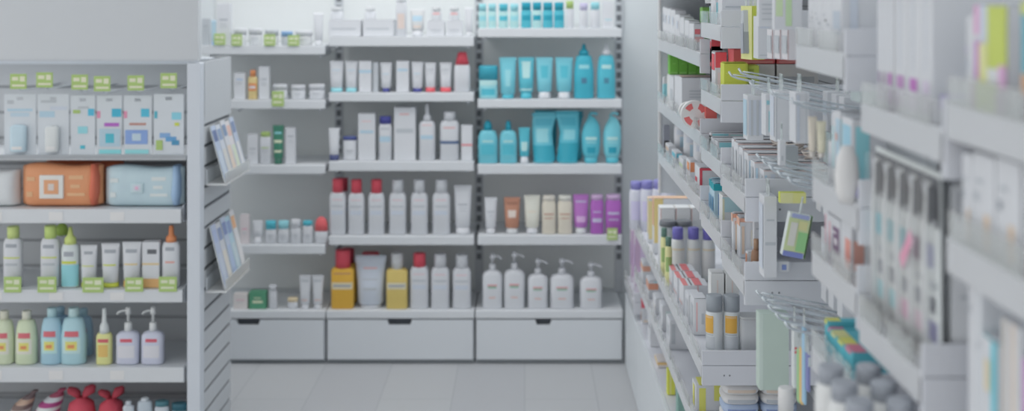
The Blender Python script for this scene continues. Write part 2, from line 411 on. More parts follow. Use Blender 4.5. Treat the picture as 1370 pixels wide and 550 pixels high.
brow('left', 2, 'goods on the left back bay third shelf', [
    (331, 345, 180, carton, dict(prints=ctxt(.5)), 'short white carton', 'box'),
    (347, 362, 177, bottle, dict(cap=LIME, cap_h=.14, cap_w=.85, e=4, prints=txt(.5, LIME)), 'white bottle with green cap', 'bottle'),
    (364, 379, 168, tube, dict(body=DGREEN, cap=(40, 96, 78), prints=((.55, .62, .8, PGREEN), (.3, .36, .8, PGREEN), (.78, .83, .6, LTEAL))), 'dark green tube with pale bands', 'tube'),
    (382, 395, 171, carton, dict(prints=ctxt(.75)), 'tall white carton', 'box')])
brow('left', 3, 'goods on the left back bay fourth shelf', [
    (321, 333, 288, carton, dict(body=(190, 182, 184), prints=ctxt(.5, PINK)), 'narrow pinkish white carton', 'box'),
    (337, 351, 296, tube, dict(cap_h=.3, prints=txt(.5)), 'short white tube', 'tube'),
    (354, 369, 296, bottle, dict(cap=TEAL, cap_h=.36, cap_w=.94, e=2, prints=txt(.35)), 'white roll-on with teal cap', 'deodorant'),
    (371, 386, 296, bottle, dict(cap=LTEAL, cap_h=.34, cap_w=.94, e=2, prints=txt(.35)), 'white roll-on with pale teal cap', 'deodorant'),
    (388, 402, 294, bottle, dict(cap=WHITE, cap_h=.34, cap_w=.92, e=2, prints=txt(.35)), 'white roll-on with white cap', 'deodorant'),
    (404, 418, 296, bottle, dict(cap=TEAL, cap_h=.2, cap_w=.92, e=2, prints=txt(.35)), 'white roll-on with short teal cap', 'deodorant'),
    (420, 438, 291, bottle, dict(cap=(214, 80, 84), cap_h=.52, cap_w=1.0, cap_kind='dome', e=2), 'white jar with domed red cap', 'jar')])
brow('left', 4, 'goods on the left back bay bottom shelf', [
    (312, 331, 394, carton, dict(body=(190, 184, 182), prints=ctxt(.6, PINK)), 'pinkish white carton', 'box'),
    (333, 356, 391, carton, dict(body=(70, 138, 104), prints=(('front', .2, .8, .35, .5, PGREEN), ('front', .3, .7, .62, .68, PGREEN))), 'green carton with pale print', 'box'),
    (359, 370, 382, bottle, dict(cap_h=.25, cap_w=.9, e=2), 'slim white bottle', 'bottle'),
    (384, 398, 399, jar, dict(lid=(196, 176, 140)), 'tiny white jar with golden lid', 'jar'),
    (400, 415, 369, tube, dict(cap_h=.12, flare=1.05, prints=((.8, .86, .6, LGREY), (.25, .28, .6, (200, 160, 150)))), 'white tube with reddish line', 'tube'),
    (417, 432, 369, tube, dict(cap_h=.12, flare=1.05, prints=((.8, .86, .6, LGREY), (.25, .28, .6, (200, 160, 150)))), 'white tube with reddish line', 'tube')])

# ---- middle back bay
W1 = dict(prints=txt(.62, (170, 160, 168)))
brow('middle', 0, 'goods on the middle back bay top shelf', [
    (439, 483, 27, carton, dict(dep=.09, prints=(('front', .1, .55, .42, .5, LGREY), ('front', .5, .85, .42, .5, LGREY))), 'wide white carton under a bottle', 'box'),
    (485, 527, 27, carton, dict(dep=.09, prints=(('front', .1, .5, .42, .5, LGREY), ('front', .5, .85, .42, .5, LGREY))), 'wide white carton with grey text', 'box'),
    (529, 544, -2, bottle, dict(cap_h=.1, cap_w=.9, e=3, prints=((.2, .6, .5, (196, 176, 168)),)), 'tall white bottle with beige print', 'bottle'),
    (548, 568, 12, tube, dict(body=OFFW, cap_h=.2, prints=((.55, .75, .7, PBLUE), (.3, .4, .6, (200, 180, 172)))), 'white tube with blue print', 'tube'),
    (571, 595, 28, carton, dict(prints=ctxt(.4)), 'small white carton', 'box'),
    (597, 619, 28, carton, dict(prints=ctxt(.4)), 'small white carton', 'box'),
    (622, 633, 10, tube, dict(), 'slim white tube', 'tube')])
# bottles that stand behind those cartons, showing above them
brow('middle', 0, 'goods on the middle back bay top shelf', [
    (441, 459, 9, bottle, dict(cap=OFFW, cap_w=.8, prints=txt(.9, (200, 180, 176))), 'white bottle behind first wide carton', 'bottle', .11),
    (487, 503, 9, bottle, dict(cap=OFFW, cap_w=.8, prints=txt(.9, BROWN)), 'white bottle behind second wide carton', 'bottle', .11),
    (576, 591, 9, bottle, dict(cap=OFFW, cap_w=.8, prints=((.72, .8, .6, (200, 150, 150)),)), 'white bottle behind first small carton', 'bottle', .11),
    (600, 615, 9, bottle, dict(cap=OFFW, cap_w=.8, prints=((.72, .8, .6, (200, 150, 150)),)), 'white bottle behind second small carton', 'bottle', .11)])
brow('middle', 1, 'goods on the middle back bay second shelf', [
    (440, 459, 82, tube, dict(cap=LTEAL, cap_h=.13, cap_w=.85, prints=txt(.7, PBLUE)), 'white tube with pale blue cap', 'tube'),
    (461, 478, 82, tube, dict(cap=LTEAL, cap_h=.13, cap_w=.85, prints=txt(.7, PBLUE)), 'white tube with pale blue cap', 'tube'),
    (480, 497, 82, carton, dict(prints=(('front', 0, 1, .62, .72, PBLUE),)), 'white carton with blue stripe', 'box'),
    (499, 506, 84, carton, dict(body=LGREY), 'narrow grey carton', 'box'),
    (508, 524, 84, tube, dict(cap=NAVY, cap_h=.13, cap_w=.6, prints=txt(.6, PBLUE)), 'white tube with navy cap', 'tube'),
    (530, 547, 82, carton, dict(prints=(('front', .1, .9, .68, .76, PBLUE),)), 'white carton with faint blue print', 'box'),
    (550, 566, 83, tube, dict(cap=NAVY, cap_h=.12, cap_w=.75, prints=txt(.6, PBLUE)), 'white tube with navy cap', 'tube'),
    (568, 583, 84, tube, dict(cap=(216, 76, 86), cap_h=.15, cap_w=.85, prints=txt(.75)), 'white tube with red cap', 'tube'),
    (588, 604, 84, tube, dict(cap=(216, 76, 86), cap_h=.15, cap_w=.9, prints=txt(.75)), 'white tube with red cap', 'tube'),
    (607, 629, 70, bottle, dict(cap=RED, cap_h=.31, cap_w=.86, cap_kind='trap', e=3.5), 'white bottle with tapered red cap', 'bottle')])
brow('middle', 2, 'goods on the middle back bay third shelf', [
    (439, 454, 172, tube, dict(cap=(60, 68, 112), cap_h=.17, cap_w=.85), 'white tube with navy cap', 'tube'),
    (458, 477, 183, jar, dict(lid=(60, 72, 132), lid_f=.14, prints=txt(.4)), 'white pot with navy lid', 'jar'),
    (479, 502, 152, carton, dict(prints=(('front', .2, .75, .82, .85, (200, 170, 172)), ('front', .1, .9, .58, .64, PBLUE))), 'tall white carton', 'box'),
    (506, 524, 156, bottle, dict(cap=(62, 66, 142), cap_h=.17, cap_w=.86, e=3, prints=((.42, .55, .8, PBLUE), (.7, .74, .6, LGREY))), 'white bottle with navy cap', 'bottle'),
    (527, 556, 144, carton, dict(dep=.07, prints=(('front', .25, .7, .86, .89, (205, 150, 150)), ('front', .1, .9, .52, .6, LGREY))), 'wide tall white carton', 'box'),
    (560, 582, 140, bottle, dict(cap_h=.3, cap_w=.52, cap_kind='spray', e=3, prints=((.62, .65, .5, (200, 170, 172)), (.38, .45, .7, PBLUE))), 'white bottle with spray cap', 'bottle'),
    (588, 614, 150, bottle, dict(cap_h=.18, cap_w=.62, e=3, prints=((.34, .4, 1.3, (70, 92, 130)), (.66, .69, .5, (200, 150, 150)))), 'white bottle with navy band', 'bottle'),
    (617, 632, 168, carton, dict(prints=(('front', 0, 1, .42, .47, (212, 110, 116)),)), 'white carton with red line', 'box')])
WB = dict(cap_h=.24, cap_w=.66, e=3.2, prints=((.62, .645, .45, (195, 170, 176)), (.5, .53, .6, LGREY), (.36, .44, .6, BLUEW)))
brow('middle', 3, 'goods on the middle back bay fourth shelf', [
    (440, 462, 240, bottle, dict(WB, cap=RED, name='wash_bottle'), 'white wash bottle with red cap', 'bottle'),
    (465, 487, 241, bottle, dict(WB, cap=RED, name='wash_bottle'), 'white wash bottle with red cap', 'bottle'),
    (492, 514, 241, bottle, dict(WB, cap=RED, name='wash_bottle'), 'white wash bottle with red cap', 'bottle'),
    (520, 543, 241, bottle, dict(WB, name='wash_bottle'), 'white wash bottle with white cap', 'bottle'),
    (549, 572, 241, bottle, dict(WB, name='wash_bottle'), 'white wash bottle with white cap', 'bottle'),
    (578, 602, 241, bottle, dict(WB, name='wash_bottle'), 'white wash bottle with white cap', 'bottle'),
    (607, 631, 249, tube, dict(cap_h=.14, cap_w=.8, prints=txt(.6)), 'wide white tube', 'tube')])
brow('middle', 4, 'goods on the middle back bay bottom shelf', [
    (442, 473, 336, bottle, dict(body=AMBER, cap=RED, cap_h=.3, cap_w=.66, shoulder=.04, e=5, name='oil_bottle', label=(.34, .46, .85, (205, 178, 140), ((.38, .42, .5, GREYT),)), prints=((.6, .62, .5, BROWN),)), 'amber oil bottle with red cap', 'bottle'),
    (474, 515, 344, tube, dict(body=BLUEW, cap_h=.06, cap_w=.72, flare=1.03, prints=((.75, .78, .4, (205, 150, 150)), (.35, .4, .5, LGREY), (.55, .57, .5, LGREY))), 'big white tube with crimped top', 'tube'),
    (516, 545, 340, bottle, dict(body=YAMB, cap=OFFW, cap_h=.28, cap_w=.56, shoulder=.04, e=5, name='oil_bottle', label=(.36, .48, .8, (190, 182, 150), ((.4, .44, .5, GREYT),))), 'yellow oil bottle with white cap', 'bottle'),
    (548, 573, 340, bottle, dict(WB, cap=RED, name='wash_bottle'), 'white wash bottle with red cap', 'bottle'),
    (576, 601, 341, bottle, dict(WB, name='wash_bottle'), 'white wash bottle with white cap', 'bottle'),
    (605, 630, 342, bottle, dict(WB, name='wash_bottle'), 'white wash bottle with white cap', 'bottle')])
brow('middle', 4, 'goods on the middle back bay bottom shelf', [
    (451, 477, 334, bottle, dict(body=AMBER, cap=(170, 48, 66), cap_h=.26, cap_w=.7, e=5, name='oil_bottle'), 'dark red-capped oil bottle behind the amber one', 'bottle', .1),
    (482, 508, 339, bottle, dict(body=OFFW, cap=RED, cap_h=.2, cap_w=.9, e=4, name='wash_bottle'), 'red-capped bottle behind the big tube', 'bottle', .1)])
brow('middle', 3, 'goods on the middle back bay fourth shelf', [
    (449, 468, 239, bottle, dict(WB, cap=(180, 48, 66), name='wash_bottle'), 'darker red-capped bottle behind the first', 'bottle', .1)])

# ---- right back bay
tl = lambda body, band: dict(body=body, cap=band, cap_h=.3, cap_w=.9, e=2, prints=((.3, .5, .9, band),))
brow('right', 0, 'goods on the right back bay top shelf', [
    (640, 651, 5, bottle, tl(PTEAL, LTEAL), 'pale teal roll-on', 'deodorant'), (653, 664, 5, bottle, tl(PTEAL, LTEAL), 'pale teal roll-on', 'deodorant'),
    (667, 680, 5, bottle, tl(PTEAL, TEAL), 'pale teal roll-on', 'deodorant'), (682, 694, 5, bottle, tl(PTEAL, LTEAL), 'pale teal roll-on', 'deodorant'),
    (697, 711, 3, bottle, tl(TEAL, DTEAL), 'deep teal roll-on', 'deodorant'), (712, 725, 3, bottle, tl(PTEAL, DTEAL), 'pale roll-on with deep teal cap', 'deodorant'),
    (726, 740, 3, bottle, tl(TEAL, DTEAL), 'deep teal roll-on', 'deodorant'), (741, 755, 3, bottle, tl(TEAL, DTEAL), 'deep teal roll-on', 'deodorant'),
    (757, 768, 1, bottle, dict(cap=LIME, cap_h=.28, cap_w=.9, e=2), 'white roll-on with lime cap', 'deodorant'),
    (775, 787, 4, bottle, dict(cap=LAV, cap_h=.28, cap_w=.9, e=2), 'white roll-on with lilac cap', 'deodorant'),
    (790, 803, 3, bottle, dict(cap=LTEAL, cap_h=.28, cap_w=.9, e=2), 'white roll-on with teal cap', 'deodorant'),
    (806, 821, 2, carton, dict(prints=ctxt(.3, LTEAL)), 'white carton with teal text', 'box')])
TT = dict(body=TEAL, cap_h=.1, cap_w=.7)
brow('right', 1, 'goods on the right back bay second shelf', [
    (640, 666, 88, jar, dict(body=LTEAL, lid=(40, 150, 172), lid_f=.42, prints=((.4, .55, 1.2, PTEAL), (.1, .3, .8, TEAL))), 'teal pot with darker lid', 'jar'),
    (668, 691, 77, tube, dict(TT, body=(90, 176, 192), cap=TEAL, prints=((.3, .7, .3, LTEAL),)), 'teal tube standing on teal cap', 'tube'),
    (693, 715, 77, tube, dict(TT, body=(66, 168, 186), cap=TEAL, cap_h=.14, prints=((.5, .9, .45, PTEAL), (.2, .24, 1.0, PTEAL))), 'teal tube with pale top', 'tube'),
    (717, 740, 77, tube, dict(TT, body=(96, 178, 194), cap=WHITE, cap_h=.16, prints=((.5, .8, .4, TEAL),)), 'teal tube on white cap', 'tube'),
    (743, 767, 77, tube, dict(TT, body=(90, 176, 192), cap=WHITE, cap_h=.16, prints=((.5, .8, .4, TEAL),)), 'teal tube on white cap', 'tube'),
    (768, 795, 59, bottle, dict(body=(44, 160, 182), cap=DTEAL, cap_h=.2, cap_w=.5, cap_kind='cone', shoulder=.26, e=2.4, prints=((.55, .62, .5, LTEAL), (.28, .38, .2, (60, 110, 140)))), 'deep teal bottle with pointed cap', 'bottle'),
    (799, 824, 59, bottle, dict(body=(58, 166, 186), cap=WHITE, cap_h=.2, cap_w=.5, cap_kind='cone', shoulder=.26, e=2.4, prints=((.55, .62, .5, PTEAL), (.28, .38, .2, (60, 120, 145)))), 'teal bottle with white pointed cap', 'bottle')])
brow('right', 2, 'goods on the right back bay third shelf', [
    (639, 666, 162, bottle, dict(body=(88, 176, 192), cap=DTEAL, cap_h=.22, cap_w=.42, cap_kind='dome', shoulder=.2, e=3, prints=((.2, .45, .6, TEAL), (.5, .54, .4, PTEAL))), 'wide teal bottle with small cap', 'bottle'),
    (668, 692, 162, bottle, dict(body=(88, 176, 192), cap=DTEAL, cap_h=.22, cap_w=.34, cap_kind='dome', shoulder=.2, e=3, prints=((.2, .45, .6, TEAL), (.5, .54, .4, PTEAL))), 'wide teal bottle with small cap', 'bottle'),
    (694, 709, 171, tube, dict(body=TEAL, cap=WHITE, cap_h=.18, prints=((.35, .6, .6, PTEAL),)), 'small teal tube on white cap', 'tube'),
    (711, 743, 153, pouch, dict(body=(78, 172, 190), prints=((.04, .36, 1.2, (36, 150, 172)), (.42, .7, .6, LTEAL), (.76, .9, .8, (60, 160, 182))), wave=.006), 'shiny teal refill pouch', 'pouch'),
    (745, 776, 151, pouch, dict(body=(66, 167, 186), prints=((.04, .4, 1.2, (30, 146, 168)), (.46, .66, .6, (110, 184, 198)), (.74, .9, .7, (50, 156, 178))), wave=-.006), 'shiny teal refill pouch', 'pouch'),
    (778, 804, 151, shower_bottle, dict(body=(66, 168, 186), cap=(60, 160, 178), prints=((.2, .32, .45, DTEAL), (.46, .52, .6, PTEAL), (.4, .43, .5, LTEAL))), 'curved teal shower bottle', 'bottle'),
    (807, 832, 151, shower_bottle, dict(body=(92, 178, 192), cap=(60, 160, 178), prints=((.2, .32, .45, DTEAL), (.46, .52, .6, PTEAL), (.4, .43, .5, LTEAL))), 'curved teal shower bottle', 'bottle')])
brow('right', 2, 'goods on the right back bay third shelf', [
    (716, 746, 150, pouch, dict(body=(40, 152, 172), wave=-.004), 'darker teal pouch behind first pouch', 'pouch', .11),
    (752, 780, 151, pouch, dict(body=(40, 152, 172), wave=.004), 'darker teal pouch behind second pouch', 'pouch', .11)])
brow('right', 3, 'goods on the right back bay fourth shelf', [
    (648, 665, 265, tube, dict(cap_h=.15, prints=txt(.6)), 'white tube on white cap', 'tube'),
    (674, 696, 265, tube, dict(body=BROWN, cap=OFFW, cap_h=.15, prints=((.45, .65, .5, (196, 178, 168)), (.8, .88, .7, (150, 98, 78)))), 'brown tube with pale label', 'tube'),
    (701, 723, 262, tube, dict(body=(206, 190, 178), cap=WHITE, cap_h=.15, prints=((.55, .6, .5, BEIGE),)), 'cream tube on white cap', 'tube'),
    (725, 744, 262, bottle, dict(body=BEIGE, cap=(200, 186, 174), cap_h=.14, cap_w=.9, e=3, prints=((.5, .53, .6, BROWN), (.4, .42, .5, BROWN))), 'beige bottle with brown text', 'bottle'),
    (746, 766, 262, bottle, dict(body=BEIGE, cap=(204, 192, 180), cap_h=.14, cap_w=.9, e=3, prints=((.5, .53, .6, BROWN), (.4, .42, .5, BROWN))), 'beige bottle with brown text', 'bottle'),
    (767, 788, 261, tube, dict(body=(166, 96, 178), cap=OFFW, cap_h=.15, prints=((.3, .45, .7, (190, 150, 196)), (.8, .84, .7, LAV))), 'purple tube on pale cap', 'tube'),
    (790, 808, 261, bottle, dict(body=PURPLE, cap=(182, 150, 190), cap_h=.13, cap_w=.9, e=3, prints=((.3, .4, .6, LAV), (.55, .58, .5, LAV))), 'purple bottle with lilac cap', 'bottle'),
    (810, 832, 261, bottle, dict(body=PURPLE, cap=(182, 150, 190), cap_h=.13, cap_w=.9, e=3, prints=((.5, .56, .6, LAV), (.35, .38, .5, LAV))), 'purple bottle with lilac cap', 'bottle')])
PB = dict(prints=((.42, .45, .3, (196, 130, 136)), (.38, .42, .25, (120, 160, 140)), (.2, .22, .15, (196, 150, 140))), side=1)
brow('right', 4, 'pump bottles on the right back bay bottom shelf', [
    (645, 672, 341, pump_bottle, PB, 'white pump bottle', 'bottle'), (674, 702, 339, pump_bottle, PB, 'white pump bottle', 'bottle'),
    (706, 733, 348, pump_bottle, PB, 'white pump bottle', 'bottle'), (736, 768, 348, pump_bottle, PB, 'white pump bottle', 'bottle'),
    (776, 806, 353, pump_bottle, PB, 'white pump bottle', 'bottle')])
# lime price tags clipped to the left bay rails and one on the right bay
for (x, y, w, h, what) in ((294, 45, 15, 15, 'by the tall white carton'), (317, 46, 14, 15, 'by the first squat jar'), (361, 46, 15, 15, 'by the grey-lidded jar'), (393, 47, 15, 14, 'between blue-lidded and wide jars')):
    price_tag(w/SB, h/SB, (xb(x), DB-0.004, zb(y+h)), 'lime price tag %s on the top left back shelf' % what, 'lime price tags')
price_tag(16/SB, 20/SB, (xb(372), DB-0.004, zb(142)), 'lime price tag under green-print jar, second shelf of left back bay', 'lime price tags')
price_tag(14/SB, 16/SB, (xb(819), DB-0.004, zb(321)), 'lime price tag beneath the last purple bottle, right back bay', 'lime price tags')

# ================================================================== LEFT GONDOLA (faces the camera, slatted side towards the aisle)
DL = 4.30; SL = F/DL; DE = DL*432/392   # front and far end of the unit
def xl(px): return X_(px, DL)
def zl(py): return Z_(py, DL)
XS = X_(269, DL)                       # plane of the slatted side
r = root('gondola_unit', (0, 0, 0))
gw = M((178, 184, 192), 0.5, 1, 0, 0.01)
post = MB(); post.box(XS-0.048, XS, DL-0.01, DL+0.045, 0.0, zl(84), gw, 0.003); post.build('corner_post', r)
sid = MB(); sl_m = M((168, 172, 176), 0.55, 1, 0, 0.012)
sid.box(XS-0.025, XS-0.006, DL+0.046, DE-0.004, 0.0, zl(84), M((96, 100, 106), 0.7))
z = 0.012
while z < zl(84)-0.02:
    z2 = min(z+0.062, zl(84)); sid.box(XS-0.0055, XS, DL+0.046, DE-0.004, z, z2, sl_m); z += 0.0745
# the top part of the side is one plain sheet
sid.box(XS-0.0052, XS+0.0006, DL+0.046, DE-0.004, zl(157), zl(84), sl_m)
sid.build('slatted_side', r)
bk = MB(); bk.box(-3.25, XS-0.03, DE-0.05, DE-0.035, 0.0, zl(84), M((146, 150, 155), 0.7))
z = 0.02
while z < zl(84)-0.02:
    bk.box(-3.25, XS-0.03, DE-0.058, DE-0.0505, z, min(z+0.088, zl(84)), sl_m); z += 0.1
bk.build('slatted_back', r)
tp = MB(); tp.box(-3.25, XS-0.049, DL+0.3, DE-0.06, zl(84)-0.022, zl(84), gw); tp.build('top_board', r)
pl = MB(); pl.box(-3.25, XS-0.050, DL+0.01, DE-0.06, 0.0, 0.045, gw); pl.build('plinth', r)
tag(r, 'white gondola with slatted side and tall corner post beside the aisle', 'shelving unit')
hd = root('header_panel', (0, 0, 0))
b = MB(); b.box(-3.25, xl(266), DL-0.01, DL+0.03, zl(83)+0.004, 2.6, M((170, 174, 178), 0.4, 1, 0, 0.008)); b.build('sheet', hd)
b = MB(); b.box(-3.25, xl(266), DL-0.014, DL-0.0105, zl(83)+0.004, zl(80), M((162, 167, 173), 0.4)); b.build('lower_trim', hd)
tag(hd, 'plain white header panel standing above the left gondola', 'panel')

def gondola_shelf(ytop, ybot, label, xr=246, deep=0.34, thin=False):
    r = root('gondola_shelf', (0, DL, zl(ytop))); t = (ybot-ytop)/SL; x1 = xl(xr)
    b = MB(); b.box(-3.2, x1-0.004, 0.0135 if not thin else 0.02, deep, -0.02, -0.001, shelf_white, 0.002); b.build('board', r)
    f = MB()
    if thin: f.box(-3.2, x1, 0.012, 0.0195, -t, 0, M((140, 145, 150), 0.5), 0.001)
    else: f.box(-3.2, x1, 0, 0.013, -t, 0, shelf_white, 0.003)
    f.build('price_rail', r)
    e = MB(); e.box(x1+0.001, x1+0.004, 0.02, deep-0.02, -0.05, 0.012, M((150, 155, 162), 0.5)); e.build('end_bracket', r)
    if not thin:
        x = -2.15
        while x < x1-0.1:
            p = MB(); p.box(x, x+0.05, -0.0014, -0.0002, -t*0.8, -t*0.2, M((190, 194, 197), 0.3)); p.build('label_strip', r); x += 0.22
    tag(r, label, 'shelf', 'left gondola shelves')
gondola_shelf(208, 213, 'thin grey-edged shelf under the hanging packs on the left gondola', 248, .33, True)
gondola_shelf(280, 299, 'white shelf under the wipes packs on the left gondola', 242)
gondola_shelf(388, 405, 'white shelf under green-tagged bottles on the left gondola', 244)
gondola_shelf(492, 512, 'white shelf under baby wash bottles on the left gondola', 246)
gondola_shelf(575, 595, 'lowest white shelf of the left gondola with fabric goods', 246)

def lrow(base, shelf, group, items):
    z = zl(base)+0.0008; out = []
    for it in items:
        x0, x1, yt, fn, kw, desc, cat = it[:7]; ex = it[7] if len(it) > 7 else 0.0
        kw = dict(kw); df = DL+0.03+ex; w = (x1-x0)*df/F*0.985
        h = Z_(yt, df)-z
        kw['dep'] = min(kw.get('dep') or w*0.62, 0.12)
        o = fn(w, h, **kw); put(o, X_((x0+x1)/2, df), df+kw['dep']/2, z)
        out.append((o, desc, cat))
    if shelf: label_row(out, shelf, group)
    return out

# row 1: peg hooks with lime price tags and hanging packs
hook_m = M((170, 176, 182), 0.3, 1, 0.4)
def wall_hook(px, zpy, tagw, label):
    yb = DE-0.0585; y0 = DL-0.0
    r = root('hanging_hook', (xl(px), y0, zl(zpy)))
    a = MB(); a.tube([(0, yb-y0, 0.0), (0, 0.03, 0.0), (0, 0.008, 0.006), (0, 0.002, 0.014)], 0.0028, hook_m); a.build('hook_arm', r)
    p = MB(); w = tagw/SL; bx = (-w/2, w/2, -0.004, -0.001, 0.008, 0.008+w*.92)
    p.box(*bx, M(LIME, 0.5), 0.0006)
    for q in ((.12,.5,.56,.8),(.6,.9,.5,.84),(.12,.9,.16,.3)): p.print_on('front', bx, *q, M((196, 212, 160)))
    p.build('price_card', r)
    tag(r, label, 'hook', 'hooks with lime price cards on the left gondola')
def hanging_pack(px0, px1, py0, py1, dy, prints, label, bubble=None, rgb=(178, 184, 190)):
    d = DL+0.04+dy; w = (px1-px0)*d/F; z1 = Z_(py0, d); z0 = Z_(py1, d); h = z1-z0
    r = root('hanging_pack', (X_((px0+px1)/2, d), d, z0))
    b = MB(); bx = (-w/2, w/2, -0.002, 0.002, 0, h)
    # card with a hang slot in its header
    b.box(-w/2, w/2, -0.002, 0.002, 0, h*0.9, M(rgb, 0.45)); b.box(-w/2, -0.012, -0.002, 0.002, h*0.9, h, M(rgb, 0.45)); b.box(0.012, w/2, -0.002, 0.002, h*0.9, h, M(rgb, 0.45)); b.box(-0.012, 0.012, -0.002, 0.002, h*0.955, h, M(rgb, 0.45))
    for i_, p in enumerate(prints): b.print_on('front', bx, p[0], p[1], p[2], p[3], M(p[4]), 0.0005+.0004*i_)
    b.build('card', r)
    if bubble:
        u0, u1, v0, v1, c = bubble; cx = (u0+u1)/2*w-w/2; hw = (u1-u0)*w/2
        s_ = MB(); s_.loft([(h*v0, hw*.9, .014, 3, cx, -.0165), (h*(v0+.02), hw, .0145, 3.2, cx, -.0165), (h*(v1-.03), hw, .0145, 3.2, cx, -.0165), (h*v1, hw*.6, .008, 2.6, cx, -.012)], M(c, 0.25))
        s_.loft(secs_at([(h*v0, hw*.9, .014, 3, cx, -.0165), (h*(v0+.02), hw, .0145, 3.2, cx, -.0165), (h*(v1-.03), hw, .0145, 3.2, cx, -.0165), (h*v1, hw*.6, .008, 2.6, cx, -.012)], h*(v0+.04), h*(v0+.09)), M((196, 200, 204)), a0=FR-.5, a1=FR+.5, off=.0006)
        s_.build('blister', r)
    tag(r, label, 'pack', 'hanging packs on the left gondola')
G = 'lime price card'
for px, py, what in ((25, 122, 'leftmost, above the light-blue bottle pack'), (60, 120, 'second from left'), (107, 123, 'third from left'), (137, 125, 'fourth from left'), (182, 124, 'fifth from left'), (226, 121, 'rightmost, above the blue capsule pack')):
    wall_hook(px, py, 22, 'hook with lime price card on the left gondola, %s' % what)
q = lambda u0,u1,v0,v1,c: (u0,u1,v0,v1,c)
hanging_pack(6, 48, 126, 207, 0.0, [(.1,.9,.72,.76,PBLUE),(.2,.8,.63,.7,(160,180,200)),(.1,.3,.84,.9,LGREY)], 'white hanging pack with light blue outline, leftmost on the left gondola', (.25,.75,.06,.5,(160,182,196)))
hanging_pack(51, 92, 126, 207, 0.0, [(.05,.55,.62,.72,PBLUE),(.4,.95,.74,.8,BLUEW),(.1,.6,.86,.9,LGREY)], 'pale grey hanging pack, second from left on the left gondola', (.3,.72,.06,.48,(182,186,186)))
hanging_pack(95, 127, 128, 207, 0.0, [(.3,.75,.78,.82,LGREY),(.72,.98,.66,.78,(60,164,196)),(.3,.7,.36,.48,LTEAL),(.4,.6,.1,.16,TEAL),(.1,.4,.7,.76,LIME)], 'hanging pack with blue dot, third from left on the left gondola')
hanging_pack(130, 163, 128, 207, 0.0, [(.0,.14,.62,.74,PINK),(.6,.98,.64,.78,(48,160,190)),(.3,.9,.48,.54,PURPLE),(.1,.95,.14,.44,(150,176,190)),(.35,.7,.2,.36,TEAL),(.1,.98,.02,.09,(110,190,210))], 'hanging pack with teal window, fourth from left on the left gondola')
hanging_pack(166, 203, 128, 207, 0.0, [(.0,.12,.62,.74,PINK),(.62,.92,.64,.78,(60,166,194)),(.2,.8,.5,.54,(170,120,110)),(.05,.86,.18,.42,(112,142,196)),(.3,.62,.24,.36,(160,180,210)),(.05,.9,.02,.09,(120,190,214))], 'hanging pack with blue rectangle, fifth from left on the left gondola')
hanging_pack(206, 246, 126, 207, 0.0, [(.02,.12,.6,.72,(60,160,180)),(.6,.92,.58,.7,(110,180,206)),(.2,.55,.28,.36,BLUE),(.4,.75,.22,.3,(80,140,190)),(.6,.85,.16,.24,(60,130,170)),(.08,.3,.08,.24,LIME),(.7,.85,.48,.53,YLIME)], 'hanging pack with blue capsules, rightmost on the left gondola')

# row 2: wipes packs
def wipes_pack(w, h, body=ORANGE, name='wipes_pack', dep=None, lid=None, end=None, fin=True):
    dep = dep or 0.09; hw, hd = w/2, dep/2; r = root(name, (0,0,0)); b = MB(); m = M(body, 0.35, 1, 0, 0.10)
    n = 13; secs = []
    # pillow laid on its long side: lofted along x
    i = b.mi(m); rings = []
    for k in range(n):
        t = k/(n-1); u = -hw+w*t; f = min(1.0, (min(t, 1-t)/0.13+0.02)**0.45)
        sh = 0.93+0.07*math.sin(t*7)
        ring = []
        for j in range(20):
            a = 2*PI*j/20; c, s_ = math.cos(a), math.sin(a)
            y = math.copysign(abs(c)**(2/3.2), c)*hd*f; z = h/2+math.copysign(abs(s_)**(2/3.6), s_)*(h/2)*(0.9+0.1*f)*(sh if s_ > 0 else 1)
            ring.append(b.bm.verts.new((u, y, max(0, z))))
        rings.append(ring)
    for a_, c_ in zip(rings, rings[1:]):
        for j in range(20):
            f = b.bm.faces.new((a_[j], a_[(j+1)%20], c_[(j+1)%20], c_[j])); f.material_index = i; f.smooth = True
    for rg in (rings[0], rings[-1]): b.bm.faces.new(rg).material_index = i
    if lid:
        for (u0, u1, v0, v1) in ((.1,.2,.6,.7),(.1,.17,.24,.36),(.62,.8,.64,.73),(.6,.82,.26,.33),(.64,.76,.44,.52)):
            b.box(-hw+w*u0, -hw+w*u1, -hd-.0012, -hd+.002, h*v0, h*v1, M(tuple(min(255, v+20) for v in body), .35))
    b.build('body', r)
    if end:
        e = MB(); e.loft([(h*.04, .012, hd*.8, 2.4, hw-.026, -.004), (h*.3, .019, hd*1.06, 2.4, hw-.026, -.004), (h*.7, .015, hd*1.06, 2.4, hw-.022, -.004), (h*.98, .013, hd*.75, 2.4, hw-.027, -.004)], M(end, 0.35)); e.build('end_fold', r)
    if lid:
        l = MB(); x0, x1, z0, z1, out, inn, core = lid
        X0, X1, Z0, Z1 = -hw+w*x0, -hw+w*x1, h*z0, h*z1; y = -hd
        l.box(X0, X1, y-.006, y+.004, Z0, Z1, M(out, 0.35), .004)
        dx, dz = (X1-X0)*.2, (Z1-Z0)*.2
        l.box(X0+dx, X1-dx, y-.0075, y-.0055, Z0+dz, Z1-dz, M(inn, 0.35), .0008)
        l.box(X0+dx*1.9, X1-dx*1.9, y-.0085, y-.007, Z0+dz*1.8, Z1-dz*1.8, M(core, 0.35), .0006)
        l.build('lid_sticker', r)
    return r
zsh = zl(280)+0.0008
